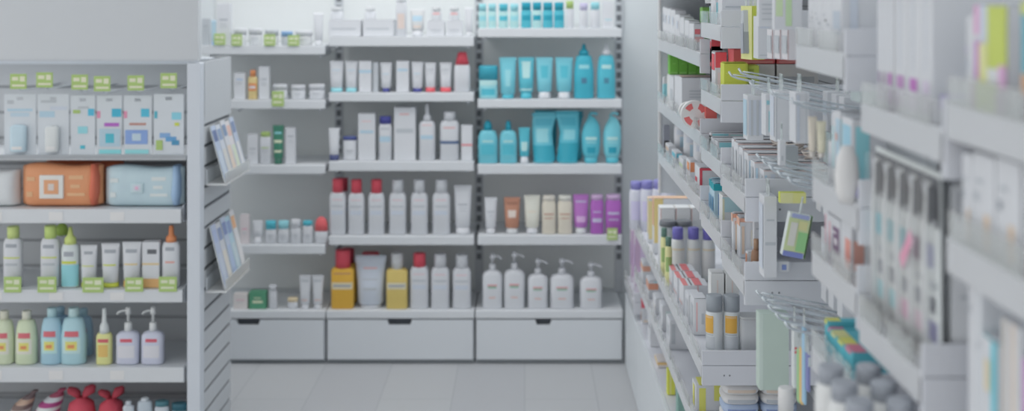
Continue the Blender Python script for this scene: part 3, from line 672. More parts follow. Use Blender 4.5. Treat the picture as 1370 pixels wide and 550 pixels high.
def wp(x0, x1, yt, label, ex=0.0, zz=0.0, **kw):
    df = DL+0.035+ex; w = (x1-x0)*df/F; z = zsh+zz; h = Z_(yt, df)-z
    o = wipes_pack(w, h, **kw); put(o, X_((x0+x1)/2, df), df+kw.get('dep', .09)/2, z); tag(o, label, 'wipes pack', 'wipes packs on the left gondola')
wp(-40, 21, 226, 'white wipes pack cut off at the edge, left of the orange one', body=(182, 186, 192))
wp(25, 133, 219, 'orange wipes pack with white square logo on the left gondola', body=(214, 128, 84), lid=(.26, .56, .2, .74, (196, 190, 186), (214, 138, 96), (186, 176, 170)), end=(196, 92, 66))
wp(137, 243, 222, 'light blue wipes pack with pink dot right of the orange pack', body=(160, 182, 206), lid=(.36, .52, .34, .6, (164, 186, 208), (174, 182, 204), (196, 150, 176)), end=(134, 164, 196))
wp(56, 160, 213, 'orange-red wipes pack lying behind the square-logo pack', ex=.11, body=(206, 104, 70))
# row 3
lb = dict(e=2.8, cap_w=.62)
lrow(388, 'left gondola under the wipes', 'bottles and tubes under the wipes packs', [
    (2, 27, 304, bottle, dict(lb, cap=(176, 196, 110), cap_h=.19, prints=((.66,.72,.5,GREYT),(.48,.5,.9,YLIME),(.36,.4,.6,LGREY))), 'white bottle with lime cap', 'bottle'),
    (52, 77, 303, bottle, dict(lb, cap=(170, 196, 100), cap_h=.2, prints=((.64,.7,.5,GREYT),(.48,.5,.9,YLIME),(.36,.4,.6,LGREY))), 'white bottle with lime cap', 'bottle'),
    (80, 103, 305, bottle, dict(body=(182, 192, 192), cap=(178, 200, 100), cap_h=.28, cap_w=.7, cap_kind='cone', e=2.6, prints=((.02,.38,1.5,LTEAL),(.52,.6,.5,GREYT),(.4,.44,.9,YLIME))), 'pointed lime-capped bottle with teal base', 'bottle'),
    (105, 128, 329, tube, dict(cap=YLIME, cap_h=.1, cap_w=.9, prints=((.78,.85,.45,GREYT),(.5,.52,.8,YLIME))), 'white tube with dark logo', 'tube'),
    (133, 158, 327, tube, dict(cap=YLIME, cap_h=.1, cap_w=.9, prints=((.78,.86,.6,GREYT),(.5,.53,.8,YLIME))), 'white tube with dark logo', 'tube'),
    (161, 187, 325, tube, dict(cap=(214, 160, 90), cap_h=.14, cap_w=.9, prints=((.76,.84,.55,GREYT),(.5,.53,.8,(214,170,110)))), 'white tube with orange base', 'tube'),
    (190, 213, 324, carton, dict(prints=(('front',.3,.85,.74,.84,DARK),('front',0,1,.5,.54,(210,170,120)),('front',0,1,0,.2,(206,150,90)))), 'white carton with orange foot', 'box'),
    (215, 239, 303, bottle, dict(lb, cap=(220, 118, 70), cap_h=.26, cap_w=.62, cap_kind='spray', prints=((.6,.66,.4,GREYT),(.4,.43,.4,(214,140,130)))), 'white bottle with orange spray cap', 'bottle')])
lrow(388, 'left gondola under the wipes', 'bottles and tubes under the wipes packs', [
    (68, 92, 300, bottle, dict(lb, cap=(150, 184, 70), cap_h=.2, cap_w=.7, cap_kind='dome'), 'round lime-capped bottle behind the pointed one', 'bottle', .1)])
for x0, x1, y0, y1, what in ((6, 29, 370, 391, 'leftmost'), (51, 76, 370, 391, 'second'), (111, 139, 371, 391, 'third'), (168, 192, 371, 390, 'fourth'), (213, 237, 370, 390, 'rightmost')):
    price_tag((x1-x0)/SL, (y1-y0)/SL, (xl((x0+x1)/2), DL-0.004, zl(y1)), 'lime price tag under the white bottles on left gondola, %s from left' % what if what not in ('leftmost', 'rightmost') else 'lime price tag under the white bottles on left gondola, %s' % what, 'lime price tags')
# row 4
wash = lambda body, c: dict(body=body, cap=c, cap_h=.16, cap_w=.42, e=2.4, shoulder=.28, dep=.055, prints=((.5,.6,.55,(196,90,100)),), label=(.2,.48,.7,tuple(min(255, v+14) for v in body),((.26,.42,.4,(222,186,90)),(.3,.36,.2,ORANGE))))
lrow(492, 'left gondola lower shelf', 'baby wash bottles on the left gondola', [
    (-12, 15, 418, bottle, wash((180, 204, 160), (190, 208, 170)), 'pale green bottle at the frame edge', 'bottle'),
    (17, 46, 418, bottle, wash((178, 204, 158), (192, 210, 172)), 'pale green bottle with red logo', 'bottle'),
    (51, 80, 414, bottle, wash((140, 178, 212), (152, 186, 214)), 'light blue bottle with red logo', 'bottle'),
    (78, 112, 414, bottle, wash((146, 184, 216), (160, 190, 216)), 'wider light blue bottle with red logo', 'bottle'),
    (127, 148, 414, bottle, dict(body=(214, 196, 118), cap=(184, 190, 194), cap_h=.44, cap_w=.62, cap_kind='spray', e=3, prints=((.4,.46,.6,(196,80,90)),(.14,.36,.5,(206,160,80)))), 'yellow bottle with white spray cap', 'bottle'),
    (153, 184, 413, pump_bottle, dict(body=(172, 176, 196), head=(186, 190, 196), body_f=.58, side=-1, prints=((.4,.46,.35,(196,80,96)),(.12,.34,.6,(184,184,204)))), 'clear lilac pump bottle', 'bottle'),
    (187, 217, 413, pump_bottle, dict(body=(172, 176, 196), head=(186, 190, 196), body_f=.58, side=-1, prints=((.4,.46,.35,(196,80,96)),(.12,.34,.6,(184,184,204)))), 'clear lilac pump bottle', 'bottle')])
lrow(492, 'left gondola lower shelf', 'baby wash bottles on the left gondola', [
    (64, 90, 413, bottle, wash((130, 168, 206), (140, 176, 208)), 'blue bottle behind the blue pair', 'bottle', .1),
    (95, 121, 415, bottle, wash((136, 172, 208), (146, 180, 210)), 'blue bottle behind the wider one', 'bottle', .1)])
# row 5, cut by the bottom of the frame
zf = zl(575)+0.0008
def bow_bag(x0, x1, yt, body, label, peaks, ex=0.0):
    df = DL+.035+ex; w = (x1-x0)*df/F; h = Z_(yt, df)-zf; r = root('fabric_bag', (X_((x0+x1)/2, df), df+.055, zf))
    b = MB(); hw = w/2
    b.loft([(0, hw*.8, .045, 2.4), (h*.2, hw*.95, .05, 2.2), (h*.5, hw*.8, .045, 2), (h*.62, hw*.35, .025, 2), (h*.66, hw*.3, .022, 2)], M(body, .8, 1, 0, .15)); b.build('body', r)
    for (px, lean, top) in peaks:
        e = MB(); e.loft([(h*.64, hw*.12, .012, 2, px*hw*.2, 0), (h*.78, hw*.42, .024, 2.2, px*hw*.5, 0), (h*top*.94, hw*.36, .016, 2.6, px*hw*.62+lean, 0), (h*top, hw*.12, .004, 2, px*hw*.75+lean, 0)], M(tuple(int(v*.86) for v in body), .8, 1, 0, .2)); e.build('bow_loop', r)
    tag(r, label, 'fabric bag', 'fabric goods on the lowest left shelf')
bow_bag(82, 121, 521, (200, 66, 84), 'red fabric bag tied in a bow, left of two on lowest shelf', ((-1, 0, .93), (1, 0, 1.0)))
bow_bag(124, 160, 523, (196, 62, 80), 'red fabric bag with pointed bow, right of two on lowest shelf', ((-1, 0, .9), (1, 0, 1.0)))
def striped_roll(x0, x1, yt, cols, label, ex=0.0):
    df = DL+.035+ex; w = (x1-x0)*df/F; h = Z_(yt, df)-zf; r = root('striped_pouch', (X_((x0+x1)/2, df), df+.055, zf), (0, 0, 0))
    n = len(cols); hw = w/2
    secs = [(0, hw*.8, .05, 2.4, -.02), (h*.25, hw, .055, 2.2, -.015), (h*.6, hw*.9, .05, 2.2, .0), (h*.85, hw*.6, .03, 2, .02), (h, hw*.25, .012, 2, .035)]
    b = MB()
    for k in range(n): b.loft(secs_at(secs, h*k/n, h*(k+1)/n), M(cols[k], .8, 1, 0, .08), cap=(k in (0, n-1)))
    b.build('striped_cloth', r)
    t = MB(); t.loft([(h*.98, hw*.2, .012, 2, .035), (h*1.04, hw*.34, .016, 2, .04), (h*1.1, hw*.28, .008, 2.4, .045)], M(cols[-1], .8)); t.build('gathered_top', r)
    tag(r, label, 'pouch', 'fabric goods on the lowest left shelf')
striped_roll(44, 76, 530, [(150,60,110), (186,190,196), (178,80,130), (186,190,196), (160,60,120), (180,184,190), (150,66,90)], 'pink and white striped cloth pouch beside the red bags')
striped_roll(10, 36, 532, [(176,160,150), (160,140,130), (190,184,180), (120,100,96), (180,150,130), (110,94,96)], 'beige and brown cloth pouch left of the pink striped one')
lrow(575, 'lowest left gondola shelf', 'fabric goods on the lowest left shelf', [
    (163, 178, 538, bottle, dict(body=(170, 178, 186), cap=(176, 184, 192), e=2.4), 'grey-white bottle by the red bag', 'bottle'),
    (182, 202, 534, bottle, dict(body=(160, 172, 182), cap=(178, 186, 192), cap_h=.1, e=2.4), 'taller grey-white bottle', 'bottle'),
    (205, 225, 538, bottle, dict(body=(168, 176, 184), cap=(60, 110, 122), cap_h=.2, cap_w=.9, e=2.4), 'pale bottle with teal cap', 'bottle'),
    (228, 249, 541, bottle, dict(body=(120, 150, 160), cap=(36, 88, 104), cap_h=.3, cap_w=1.0, e=2.4), 'bottle with wide dark teal cap', 'bottle')])

# leaflet racks on the slatted side (goods lean with their backs to the panel and face the aisle)
def leaflet_rack(ytop, ybot, y0, y1, cols, where):
    """z range given by pixel rows at depth 5.1; spans depth y0..y1"""
    dm = (DL+DE)/2+.02; z1 = Z_(ytop, dm); z0 = Z_(ybot, dm); out = 0.075
    r = root('leaflet_rack_shelf', (XS+0.0015, 0, z0))
    b = MB(); b.box(0, out, y0, y1, -0.006, 0, M((188, 193, 199), .3), .001); b.build('tray', r)
    b = MB(); b.box(out-.004, out, y0, y1, 0.0003, 0.04, M((186, 193, 200), .2, .55)); b.build('front_lip', r)
    b = MB(); b.box(0.0, .004, y0, y1, 0.0003, .05, M((180, 186, 193), .3), .001); b.build('back_plate', r)
    tag(r, 'leaflet rack on the slatted side panel, %s one' % where, 'rack', 'leaflet racks')
    n = len(cols); L = (y1-y0-.03)/n; things = []
    for k, c in enumerate(cols):
        yc = y0+.015+L*(k+.5); lh = (z1-z0)*random.uniform(.92, 1.0)
        o = root('leaflet', (XS+.069, yc, z0+.003), (0, -math.atan2(.058, lh), 0))
        b = MB(); bx = (-.004, .0, -L*.46, L*.46, 0, math.hypot(lh, .058)*.97); b.box(*bx, M((186, 190, 196), .4)); b.build('pages', o)
        c_ = MB(); c_.box(0.0005, .0015, -L*.46, L*.46, 0, bx[5], M(c[0], .35))
        b2 = (0.0005, .0015, -L*.46, L*.46, 0, bx[5])
        c_.print_on('right', b2, .1, .9, .72, .92, M(c[1])); c_.print_on('right', b2, .15, .85, .1, .55, M(c[2]))
        c_.build('cover', o)
        e = 'nearest the post' if k == 0 else 'farthest from the post' if k == n-1 else '%s from the post' % ORD[k]
        tag(o, '%s leaflet in the %s rack on slatted panel, %s' % (c[3], where, e), 'leaflet', 'leaflets in the slatted panel racks')
leaflet_rack(158, 236, DL+.055, DE-.012, [((158,172,196),(92,108,150),(168,180,200),'blue-grey'), ((176,182,192),(120,140,170),(180,180,176),'pale grey'), ((182,184,190),(110,130,160),(200,176,160),'white and peach'), ((190,186,188),(212,160,150),(180,196,170),'white and coral'), ((160,172,192),(110,126,160),(186,188,192),'blue and white')], 'upper')
leaflet_rack(286, 374, DL+.055, DE-.012, [((158,170,200),(150,164,196),(168,178,204),'plain blue-lilac'), ((178,182,188),(120,136,170),(190,186,176),'grey and cream'), ((160,174,202),(110,126,170),(150,168,200),'blue'), ((150,180,206),(120,140,180),(170,186,204),'light blue'), ((188,188,192),(206,150,110),(190,192,194),'white and orange')], 'lower')

# ================================================================== RIGHT-HAND RUN (recedes along the aisle, front plane x = XF)
XF = 0.45
rail_m = M((172, 175, 179), 0.35, 1, 0, 0.01); clear_m = M((198, 204, 209), 0.12, 0.14); holder_m = M((184, 194, 202), 0.15, 0.3)
rwhite = M((180, 183, 190), 0.4, 1, 0, 0.008); hole_m = M((110, 114, 120), 0.7)
EXT = {}
def run_shelf(u0, u1, dz, label, depth=0.36, rail=0.034, lip=0.034, holders=True, end=True, tint=None, xf=XF):
    """u0..u1: far and near end as columns right of the vanishing point; dz: board top below the eye"""
    y1, y0 = F*xf/u0, F*xf/u1-0.0
    y1 -= 0.004
    z = H-dz; r = root('run_shelf', (xf, y0, z)); L = y1-y0
    b = MB(); b.box(0.008, depth, 0.008, L, -0.02, 0, rwhite, 0.001); b.build('board', r)
    f = MB(); f.box(0, 0.0075, 0, L, -rail, 0.004, M(tint, .35) if tint else rail_m, 0.0015); f.build('price_rail', r)
    g = MB(); g.box(0.001, 0.0035, 0.006, L, 0.0045, lip, clear_m); g.build('front_lip', r)
    if holders:
        n = max(2, int(L/0.2)); st = L/n
        for k in range(n):
            h_ = MB(); h_.box(-0.003, 0.0005, st*k+0.25*st, st*k+0.93*st, 0.005, lip*0.95, holder_m); h_.build('label_holder', r)
    if end:
        e = MB(); e.box(0.0, depth, -0.004, 0.0075, -0.05, -0.0005, rwhite, 0.0012)
        for hx in (.056, .070): e.loft([(-.0245-.0022, .0008, .0004, 2, hx, -.0042), (-.0245-.0012, .002, .0004, 2, hx, -.0042), (-.0245+.0012, .002, .0004, 2, hx, -.0042), (-.0245+.0022, .0008, .0004, 2, hx, -.0042)], hole_m, seg=8)
        e.build('end_bracket', r)
        p = MB(); p.box(0.0, depth, -0.0035, 0.0035, 0.001, lip+0.004, rwhite, 0.001); p.build('end_lip', r)
    tag(r, label, 'shelf', 'shelves of the long run')
    EXT[round(z, 4)] = (y0+.014, y1-.008, xf+.012)
    return z
ZBASE = .3405; EXT[round(ZBASE, 4)] = (.85, 4.88, XF+.02)
Z1 = run_shelf(178, 234.5, .148, 'topmost far shelf of the aisle run, with clear label holders')
Z2 = run_shelf(178, 234.5, .352, 'second far shelf of the aisle run, above the grey-lidded tins')
Z3 = run_shelf(178, 234.5, .524, 'third far shelf of the aisle run, with red arrow packs')
ZA = run_shelf(235.5, 262.5, .070, 'short shelf above the red boxes in the aisle run')
ZB = run_shelf(235.5, 262.5, .240, 'short shelf under the lime-yellow box in the aisle run')
ZC = run_shelf(235.5, 262.5, .385, 'short shelf below two-hole bracket, behind the stepped white cartons')
ZD = run_shelf(235.5, 262.5, .552, 'short shelf carrying the teal bottle boxes')
ZE = run_shelf(263.5, 295, .410, 'shelf under the stepped white cartons in the aisle run')
ZG = run_shelf(263.5, 294, .582, 'shelf with orange-topped cartons above the grey-capped sprays')
ZH = run_shelf(147, 237, .938, 'long low shelf carrying the grey-capped sprays')
ZI = run_shelf(133.5, 146, 1.262, 'low end shelf by the back wall under the lilac packs', depth=.3, end=True)
ZJ = run_shelf(147, 300, 1.13, 'lowest far shelf with yellow and white packs', end=False)
ZK = run_shelf(362, 428, .084, 'upper shelf of the near bay, under rows of white boxes')
ZL = run_shelf(384, 447, .285, 'middle shelf of the near bay with clear lip')
ZM = run_shelf(383, 444.5, .402, 'third shelf of the near bay under purple-print boxes')
ZN = run_shelf(446, 531, .432, 'deep shelf under the hanging toothbrush packs')
ZO = run_shelf(383, 444.5, .55, 'low near shelf with teal pill boxes')
ZT = run_shelf(366, 446, .605, 'low protruding shelf with grey-capped white bottles', xf=.36)
ZP = run_shelf(448.5, 560, .147, 'upper shelf above the dark-bristled toothbrush packs')
ZQ = run_shelf(562, 960, .118, 'nearest upper shelf under the lime and pink boxes')
ZR = run_shelf(562, 960, .260, 'nearest lower shelf under the orange-marked white cartons')
ZS = run_shelf(562, 960, .560, 'nearest low shelf with the teal-topped cartons', end=False)

# gondola body behind the shelves
def slat_back(y0, y1, label):
    r = root('slat_backing_panel', (0.835, y0, 0)); L = y1-y0
    b = MB(); b.box(0.006, .02, 0, L, 0, 2.25, M((130, 134, 138), .7)); b.build('sheet', r)
    s_ = MB(); z = 0.02
    while z < 2.2: s_.box(0, .0055, 0, L, z, z+.027, M((172, 177, 181), .5)); z += .03
    s_.build('slat_face', r); tag(r, label, 'panel')
slat_back(2.425, 5.5, 'grey slatted back panel behind the far part of the aisle run')
slat_back(0.75, 2.42, 'grey slatted back panel behind the near bays of the aisle run')
def base_unit(y0, y1, h, label):
    r = root('base_cabinet', (XF+.004, y0, 0)); L = y1-y0
    b = MB(); b.box(0.012, .36, 0, L, 0.0, h, rwhite); b.build('carcass', r)
    f = MB(); f.box(0, .0115, .002, L-.002, .004, h-.002, M((178, 184, 188), .45), .001); f.build('front_panel', r)
    tag(r, label, 'cabinet')
base_unit(4.905, 5.40, .33, 'white base panel of the aisle run next to the drawers')
base_unit(0.8, 4.895, .34, 'long white base panel under the aisle run')
# far end panel of the run
r = root('shelf_end_panel', (XF+.012, 4.058, 0)); b = MB(); b.box(0, .36, 0, .012, 1.0, 2.25, M((176, 182, 187), .5)); b.build('sheet', r)
b = MB(); b.box(-.008, .0, -.004, .016, 1.0, 2.25, M((190, 194, 198), .4)); b.build('edge_strip', r)
tag(r, 'white end panel closing the far upper shelves of the run', 'panel')
# canopy board just above eye level over the far shelves
r = root('canopy_shelf', (XF, 3.05, H+.004)); b = MB(); b.box(0.0, .36, 0, .99, 0, .018, M((160, 164, 168), .5)); b.build('board', r)
for k in range(5):
    t = MB(); t.box(.01+.05*k, .05+.05*k, -.004, -.001, -.022, 0.004, M((186, 190, 194), .4)); t.build('label_holder', r)
tag(r, 'grey canopy board with white label clips above the far shelves', 'shelf')

PLACED = {}
def rc(px, zs, wY, dX, ytop, X0=.465, prints=(), body=WHITE, lift=0.0, name='carton', h=None, rz=0.0, flap=True):
    d = F*X0/(px-VX); z = zs+.0008+lift
    e = EXT.get(round(zs, 4))
    if e:                                     # keep the box on its shelf and clear of its neighbours
        d = max(d, e[0])
        far = [q[2] for q in PLACED.get(round(zs, 4), []) if q[0] < X0+dX+.001 and q[1] > X0-.001 and q[3] > d] + [e[1]]
        lim = min(far)-.0025
        if lim-d < .012: d = max(e[0], lim-min(wY, .02))
        wY = min(wY, lim-d)
        PLACED.setdefault(round(zs, 4), []).append((X0, X0+dX, d, d+wY))
    hh = h if h else Z_(ytop, d)-z
    hh = max(hh, .02)
    o = carton(dX, hh, wY, body, name, prints, .001, flap)
    return put(o, X0+dX/2, d+wY/2, z, rz)
def rbt(pxc, zs, d, w, ytop, fn=bottle, lift=0.0, rz=0.0, **kw):
    z = zs+.0008+lift; hh = Z_(ytop, d)-z; kw.setdefault('dep', w)
    return put(fn(w, hh, **kw), X_(pxc, d), d+w/2, z, rz)
def grp(things, group):
    for o, l, c in things: tag(o, l, c, group)

# ---- R1: upright white cartons, lime ones behind, red-printed one near
t = []
for k, px in enumerate((884, 888, 892.5, 897.5, 903, 909)):
    o = rc(px, Z1, .1, .035, (10, 9, 11, 12, 14, 20)[k], prints=(('left', .2, .8, .1, .3, LGREY), ('front', .2, .8, .6, .75, (206, 210, 206) if k != 2 else (190, 200, 130)), ('left', .3, .7, .55, .8, BLUEW)))
    t.append((o, 'slim white carton', 'box'))
for px in (915, 921.5, 928):
    o = rc(px, Z1, .09, .03, (24, 28, 32)[(915, 921.5, 928).index(px)], prints=(('left', .1, .9, .1, .45, LGREY), ('front', .1, .9, .3, .5, (214, 150, 150) if px > 925 else LGREY), ('front', .1, .6, .6, .8, (206, 96, 104) if px > 920 else WHITE)))
    t.append((o, 'slim white carton', 'box'))
label_row(t, 'topmost far shelf of the run', 'cartons on the topmost far shelf', 'from far end')
t = []
for k in range(3):
    d = 3.42; w = .021
    o = put(carton(w, .115, .05, (110, 170, 70), 'carton', (('front', .1, .9, .55, .85, (84, 148, 50)), ('front', .2, .8, .1, .3, (160, 190, 120)))), .515+.0235*k, d, Z1+.0008); t.append((o, 'green carton behind white ones', 'box'))
label_row(t, 'topmost far shelf', 'green cartons on the topmost far shelf')
# ---- R2: white cartons with green ones stacked on top, a teal see-through box, red-white round packs
t = []
for px, wY, dX, yt, pr, nm in ((888, .1, .05, 104, (('left', 0, 1, .1, .7, LTEAL), ('front', 0, 1, .2, .75, LTEAL)), 'white carton with teal front'), (901, .1, .04, 104, (('left', .2, .8, .2, .6, LGREY), ('front', .1, .9, .5, .55, LGREY)), 'narrow white carton'), (907, .08, .02, 103, (('front', .1, .9, .1, .9, BLUEW),), 'very thin white carton'), (912, .14, .09, 104, (('front', .25, .9, .62, .66, LGREY), ('front', .25, .9, .54, .57, LGREY), ('front', .25, .9, .46, .49, LGREY), ('front', .3, .8, .15, .17, LGREY), ('top', 0, 1, 0, 1, (178, 152, 144))), 'wide white carton with brownish top')):
    o = rc(px, Z2, wY, dX, yt, prints=pr, flap=(px != 912)); t.append((o, '%s on the second far shelf' % nm, 'box'))
grp(t, 'cartons on the second far shelf')
d = F*.465/(912-VX); ztop = Z_(104, d)+.0008
t = []
# plinth cartons further along carry the green row
o = put(carton(.175, Z_(100.5, 3.86)-Z2-.001, .07, (184, 186, 186), 'carton', (('front', .05, .95, .8, .95, (176, 158, 150)),), flap=False), .556, 3.90, Z2+.0008); tag(o, 'broad flat white carton under the four green cartons', 'box', 'cartons on the second far shelf')
zg = Z_(100.5, 3.86)+.0006
for k in range(4):
    o = put(carton(.0285, .068, .05, (92, 166, 48), 'carton', (('front', .08, .92, .04, .12, (120, 180, 84)), ('front', .3, .7, .5, .55, (110, 176, 66)))), 0.484+.0298*k, 3.90, zg); t.append((o, 'bright green carton, %s from the end panel, under topmost far shelf' % ORD[k], 'box'))
grp(t, 'bright green cartons')
def disc_pack(pxc, d, yt, yb, label):
    z = Z2+.0008; rr = (Z_(yt, d)-z)/2; r = root('round_pack', (X_(pxc, d), d+.02, z))
    b = MB(); n = 28; m1 = M((192, 194, 196), .4); i = b.mi(m1)
    f = [b.bm.verts.new((rr*math.cos(2*PI*k/n), -.012, rr+rr*math.sin(2*PI*k/n))) for k in range(n)]; g = [b.bm.verts.new((v.co.x, .012, v.co.z)) for v in f]
    b.bm.faces.new(f); b.bm.faces.new(list(reversed(g)))
    for k in range(n): b.bm.faces.new((f[k], g[k], g[(k+1)%n], f[(k+1)%n]))
    b.build('case', r)
    p = MB(); 
    for a0, a1 in ((.3, 1.2), (1.9, 2.6), (3.4, 4.3), (5.0, 5.7)):
        for k in range(4):
            A, B = a0+(a1-a0)*k/4, a0+(a1-a0)*(k+1)/4
            p.quad([(rr*.45*math.cos(A), -.0125, rr+rr*.45*math.sin(A)), (rr*.85*math.cos(A), -.0125, rr+rr*.85*math.sin(A)), (rr*.85*math.cos(B), -.0125, rr+rr*.85*math.sin(B)), (rr*.45*math.cos(B), -.0125, rr+rr*.45*math.sin(B))], M((208, 92, 92)))
    p.build('print_pattern', r); tag(r, label, 'pack', 'red and white round packs')
disc_pack(931, 3.16, 135, 165, 'round white pack with red marks beside the red carton')
disc_pack(922, 3.36, 137, 160, 'round white pack with red marks, farther from the red carton')
o = rc(944, Z2, .02, .03, 144, X0=.475, body=(200, 84, 78), prints=(('left', .1, .9, .2, .6, (210, 150, 140)),)); tag(o, 'small red carton beside the round red-white pack', 'box')
# ---- R3: grey-lidded tins, soft packs, red-print cartons
t = []
for k, (pxc, d, yt) in enumerate(((893, 3.96, 160), (906, 3.72, 168), (918, 3.5, 178), (930, 3.28, 187))):
    o = rbt(VX+F*.535/(d+.035), Z3, d, .066, yt, jar, name='supplement_tin', lid=(150, 156, 164), lid_f=.16, prints=((.2, .5, .5, PBLUE if k < 2 else (196, 190, 196)), (.55, .7, .9, BLUEW))); t.append((o, 'white tin with grey lid', 'tin'))
label_row(t, 'third far shelf', 'grey-lidded tins', 'from far end')
t = []
for px, wY, dX, yt, pr, nm in ((887.5, .12, .022, 188, (('left', .1, .9, .2, .6, BLUEW),), 'white packet nearest the end panel'), (895, .1, .022, 196, (('left', .1, .9, .5, .8, (206, 170, 150)),), 'white packet with peach print'), (904, .1, .022, 205, (('left', .1, .9, .55, .9, (90, 176, 196)), ('front', .1, .9, .6, .95, (90, 176, 196))), 'white packet with blue corner'), (914, .1, .022, 214, (('left', .1, .9, .3, .6, (168, 186, 150)),), 'white packet with pale green print'), (923, .08, .022, 216, (('front', .05, .6, .45, .95, (214, 118, 76)), ('left', .3, .9, .5, .9, (214, 130, 84))), 'white packet with orange print'), (936, .09, .06, 225, (('left', .1, .5, .3, .5, RED), ('front', 0, .12, .1, 1, RED), ('front', .1, .95, .9, 1, RED)), 'white packet edged in red')):
    o = rc(px, Z3, wY, dX, yt, X0=.468, prints=pr); t.append((o, '%s on the third far shelf' % nm, 'box'))
grp(t, 'packets on the third far shelf')
# a dark strip pack by the end panel and a folded white bag
o = rc(883.5, Z2-.172+.0, .02, .02, 168, X0=.466, body=(120, 124, 136)) ; o.location.z = Z3+.0008; tag(o, 'narrow dark grey pack against the end panel', 'box')
# ---- ZA: white and blue packs, above: tall clear ones
t = []
for px, yt, pr, nm in ((941, 2, (('left', .1, .9, .2, .8, PTEAL), ('front', .1, .4, .1, .9, LTEAL)), 'white carton with teal side'), (948.5, 4, (('front', .1, .9, .5, .9, PTEAL), ('left', .1, .9, .3, .6, LGREY)), 'white carton with pale teal top'), (957, 0, (('front', .05, .3, .3, .9, LTEAL), ('left', .2, .8, .2, .8, WHITE)), 'white carton with teal stripe')):
    o = rc(px, ZA, .07, .05, yt, X0=.47, prints=pr); t.append((o, nm+' on short upper shelf', 'box'))
o = rc(966, ZA, .06, .08, -2, X0=.472, prints=(('front', .1, .55, .25, .5, LTEAL), ('front', .1, .9, .65, .72, LGREY))); t.append((o, 'wide white carton with teal block on short upper shelf', 'box'))
grp(t, 'cartons on the short upper shelf')
# ---- ZB: red boxes above white ones, lime-yellow box
d = 2.80
t = []
o = put(carton(.10, .075, .08, (196, 200, 202), 'carton', (('front', .02, .98, .02, .3, (176, 182, 188)), ('front', .1, .9, .5, .6, LGREY)), flap=False), .5545, 2.93, ZB+.0008); tag(o, 'white carton beneath the first red box', 'box', 'white cartons beneath the red boxes')
o = put(carton(.10, .075, .08, (190, 194, 198), 'carton', (('front', .1, .9, .4, .6, LGREY),), flap=False), .6595, 2.93, ZB+.0008); tag(o, 'white carton beneath the second red box', 'box', 'white cartons beneath the red boxes')
for k in range(2):
    o = put(carton(.10, .034, .08, (204, 84, 88), 'carton', (('front', .05, .95, .06, .2, (206, 120, 118)),)), .5545+.105*k, 2.93, ZB+.0768); t.append((o, 'red carton %s the lime-yellow box' % ('stacked above and behind' if k == 0 else 'behind and right of'), 'box'))
    o = put(carton(.088, .022, .07, (206, 66, 78), 'carton', (('front', .5, .8, .2, .8, (120, 60, 70)),)), .5545+.1*k, 2.93, ZB+.1128); t.append((o, 'dark red flat carton on top of the %s red one' % ('first' if k == 0 else 'second'), 'box'))
for k, (px, yt) in enumerate(((941, 52), (949, 62), (957, 70))):
    o = rc(px, ZB, .06, .028, yt, X0=.472, prints=(('front', 0, 1, .62, 1, (208, 70, 80)), ('left', .1, .9, .55, .95, (208, 70, 80)), ('front', .2, .8, .1, .5, (206, 176, 178)))); t.append((o, 'slim white carton with red head, %s from far end, beside lime-yellow box' % ORD[k], 'box'))
grp(t, 'red cartons in the run')
o = rc(968.5, ZB, .05, .056, 85, X0=.468, body=YLIME, prints=(('front', .12, .9, .15, .18, (196, 204, 100)), ('front', .08, .92, .7, .72, (190, 200, 90)), ('front', .92, 1, 0, 1, (160, 172, 50)))); tag(o, 'lime-yellow carton on its short shelf below the red boxes', 'box')
o = rc(1001, ZB, .05, .026, 88, X0=.528, body=(170, 186, 64), prints=(('front', .1, .5, .1, .9, (140, 156, 50)),)); tag(o, 'narrow lime carton right of the lime-yellow one', 'box')
# ---- ZC: low packs with teal-blue tops; ZD: teal bottle boxes
t = []
for k in range(5):
    px = 940+k*5
    o = rc(px, ZC, .05, .09, 178+k*3, X0=.47, prints=(('front', .05, .5, .5, .95, LTEAL), ('front', .55, .95, .3, .9, PTEAL), ('left', .1, .9, .2, .7, LGREY))); t.append((o, 'low white pack with teal print', 'box'))
for k in range(2):
    o = put(carton(.09, .03, .05, (196, 198, 200), 'carton', (('front', .1, .4, .2, .8, (130, 80, 90)), ('front', .6, .9, .2, .8, (160, 150, 150)))), .61+.1*k, 2.85, ZC+.0008); t.append((o, 'low pack with dark red print', 'box'))
label_row(t, 'shelf above stepped cartons', 'low packs on the short shelf', 'from far end')
t = []
for k, px in enumerate((944, 950, 955.5)):
    o = rc(px, ZD, .05, .034, 240+k*3, X0=.47, body=(150, 180, 200), prints=(('front', 0, 1, .8, 1, (20, 150, 164)), ('left', 0, 1, .8, 1, (20, 150, 164)), ('front', .3, .5, .1, .7, (90, 130, 190)), ('front', .65, .8, .2, .75, (180, 196, 206)), ('left', .2, .7, .2, .6, (80, 140, 180)))); t.append((o, 'teal-topped blue carton, %s from far end, below red-edged packet' % ORD[k], 'box'))
o = rc(966.5, ZD, .05, .05, 262, X0=.475, body=(188, 192, 196), prints=(('front', .0, 1, .45, .95, (150, 186, 194)), ('front', .0, .1, .1, .9, (200, 206, 160)))); t.append((o, 'white carton with pale teal block beside the teal-topped ones', 'box'))
grp(t, 'teal-topped cartons')
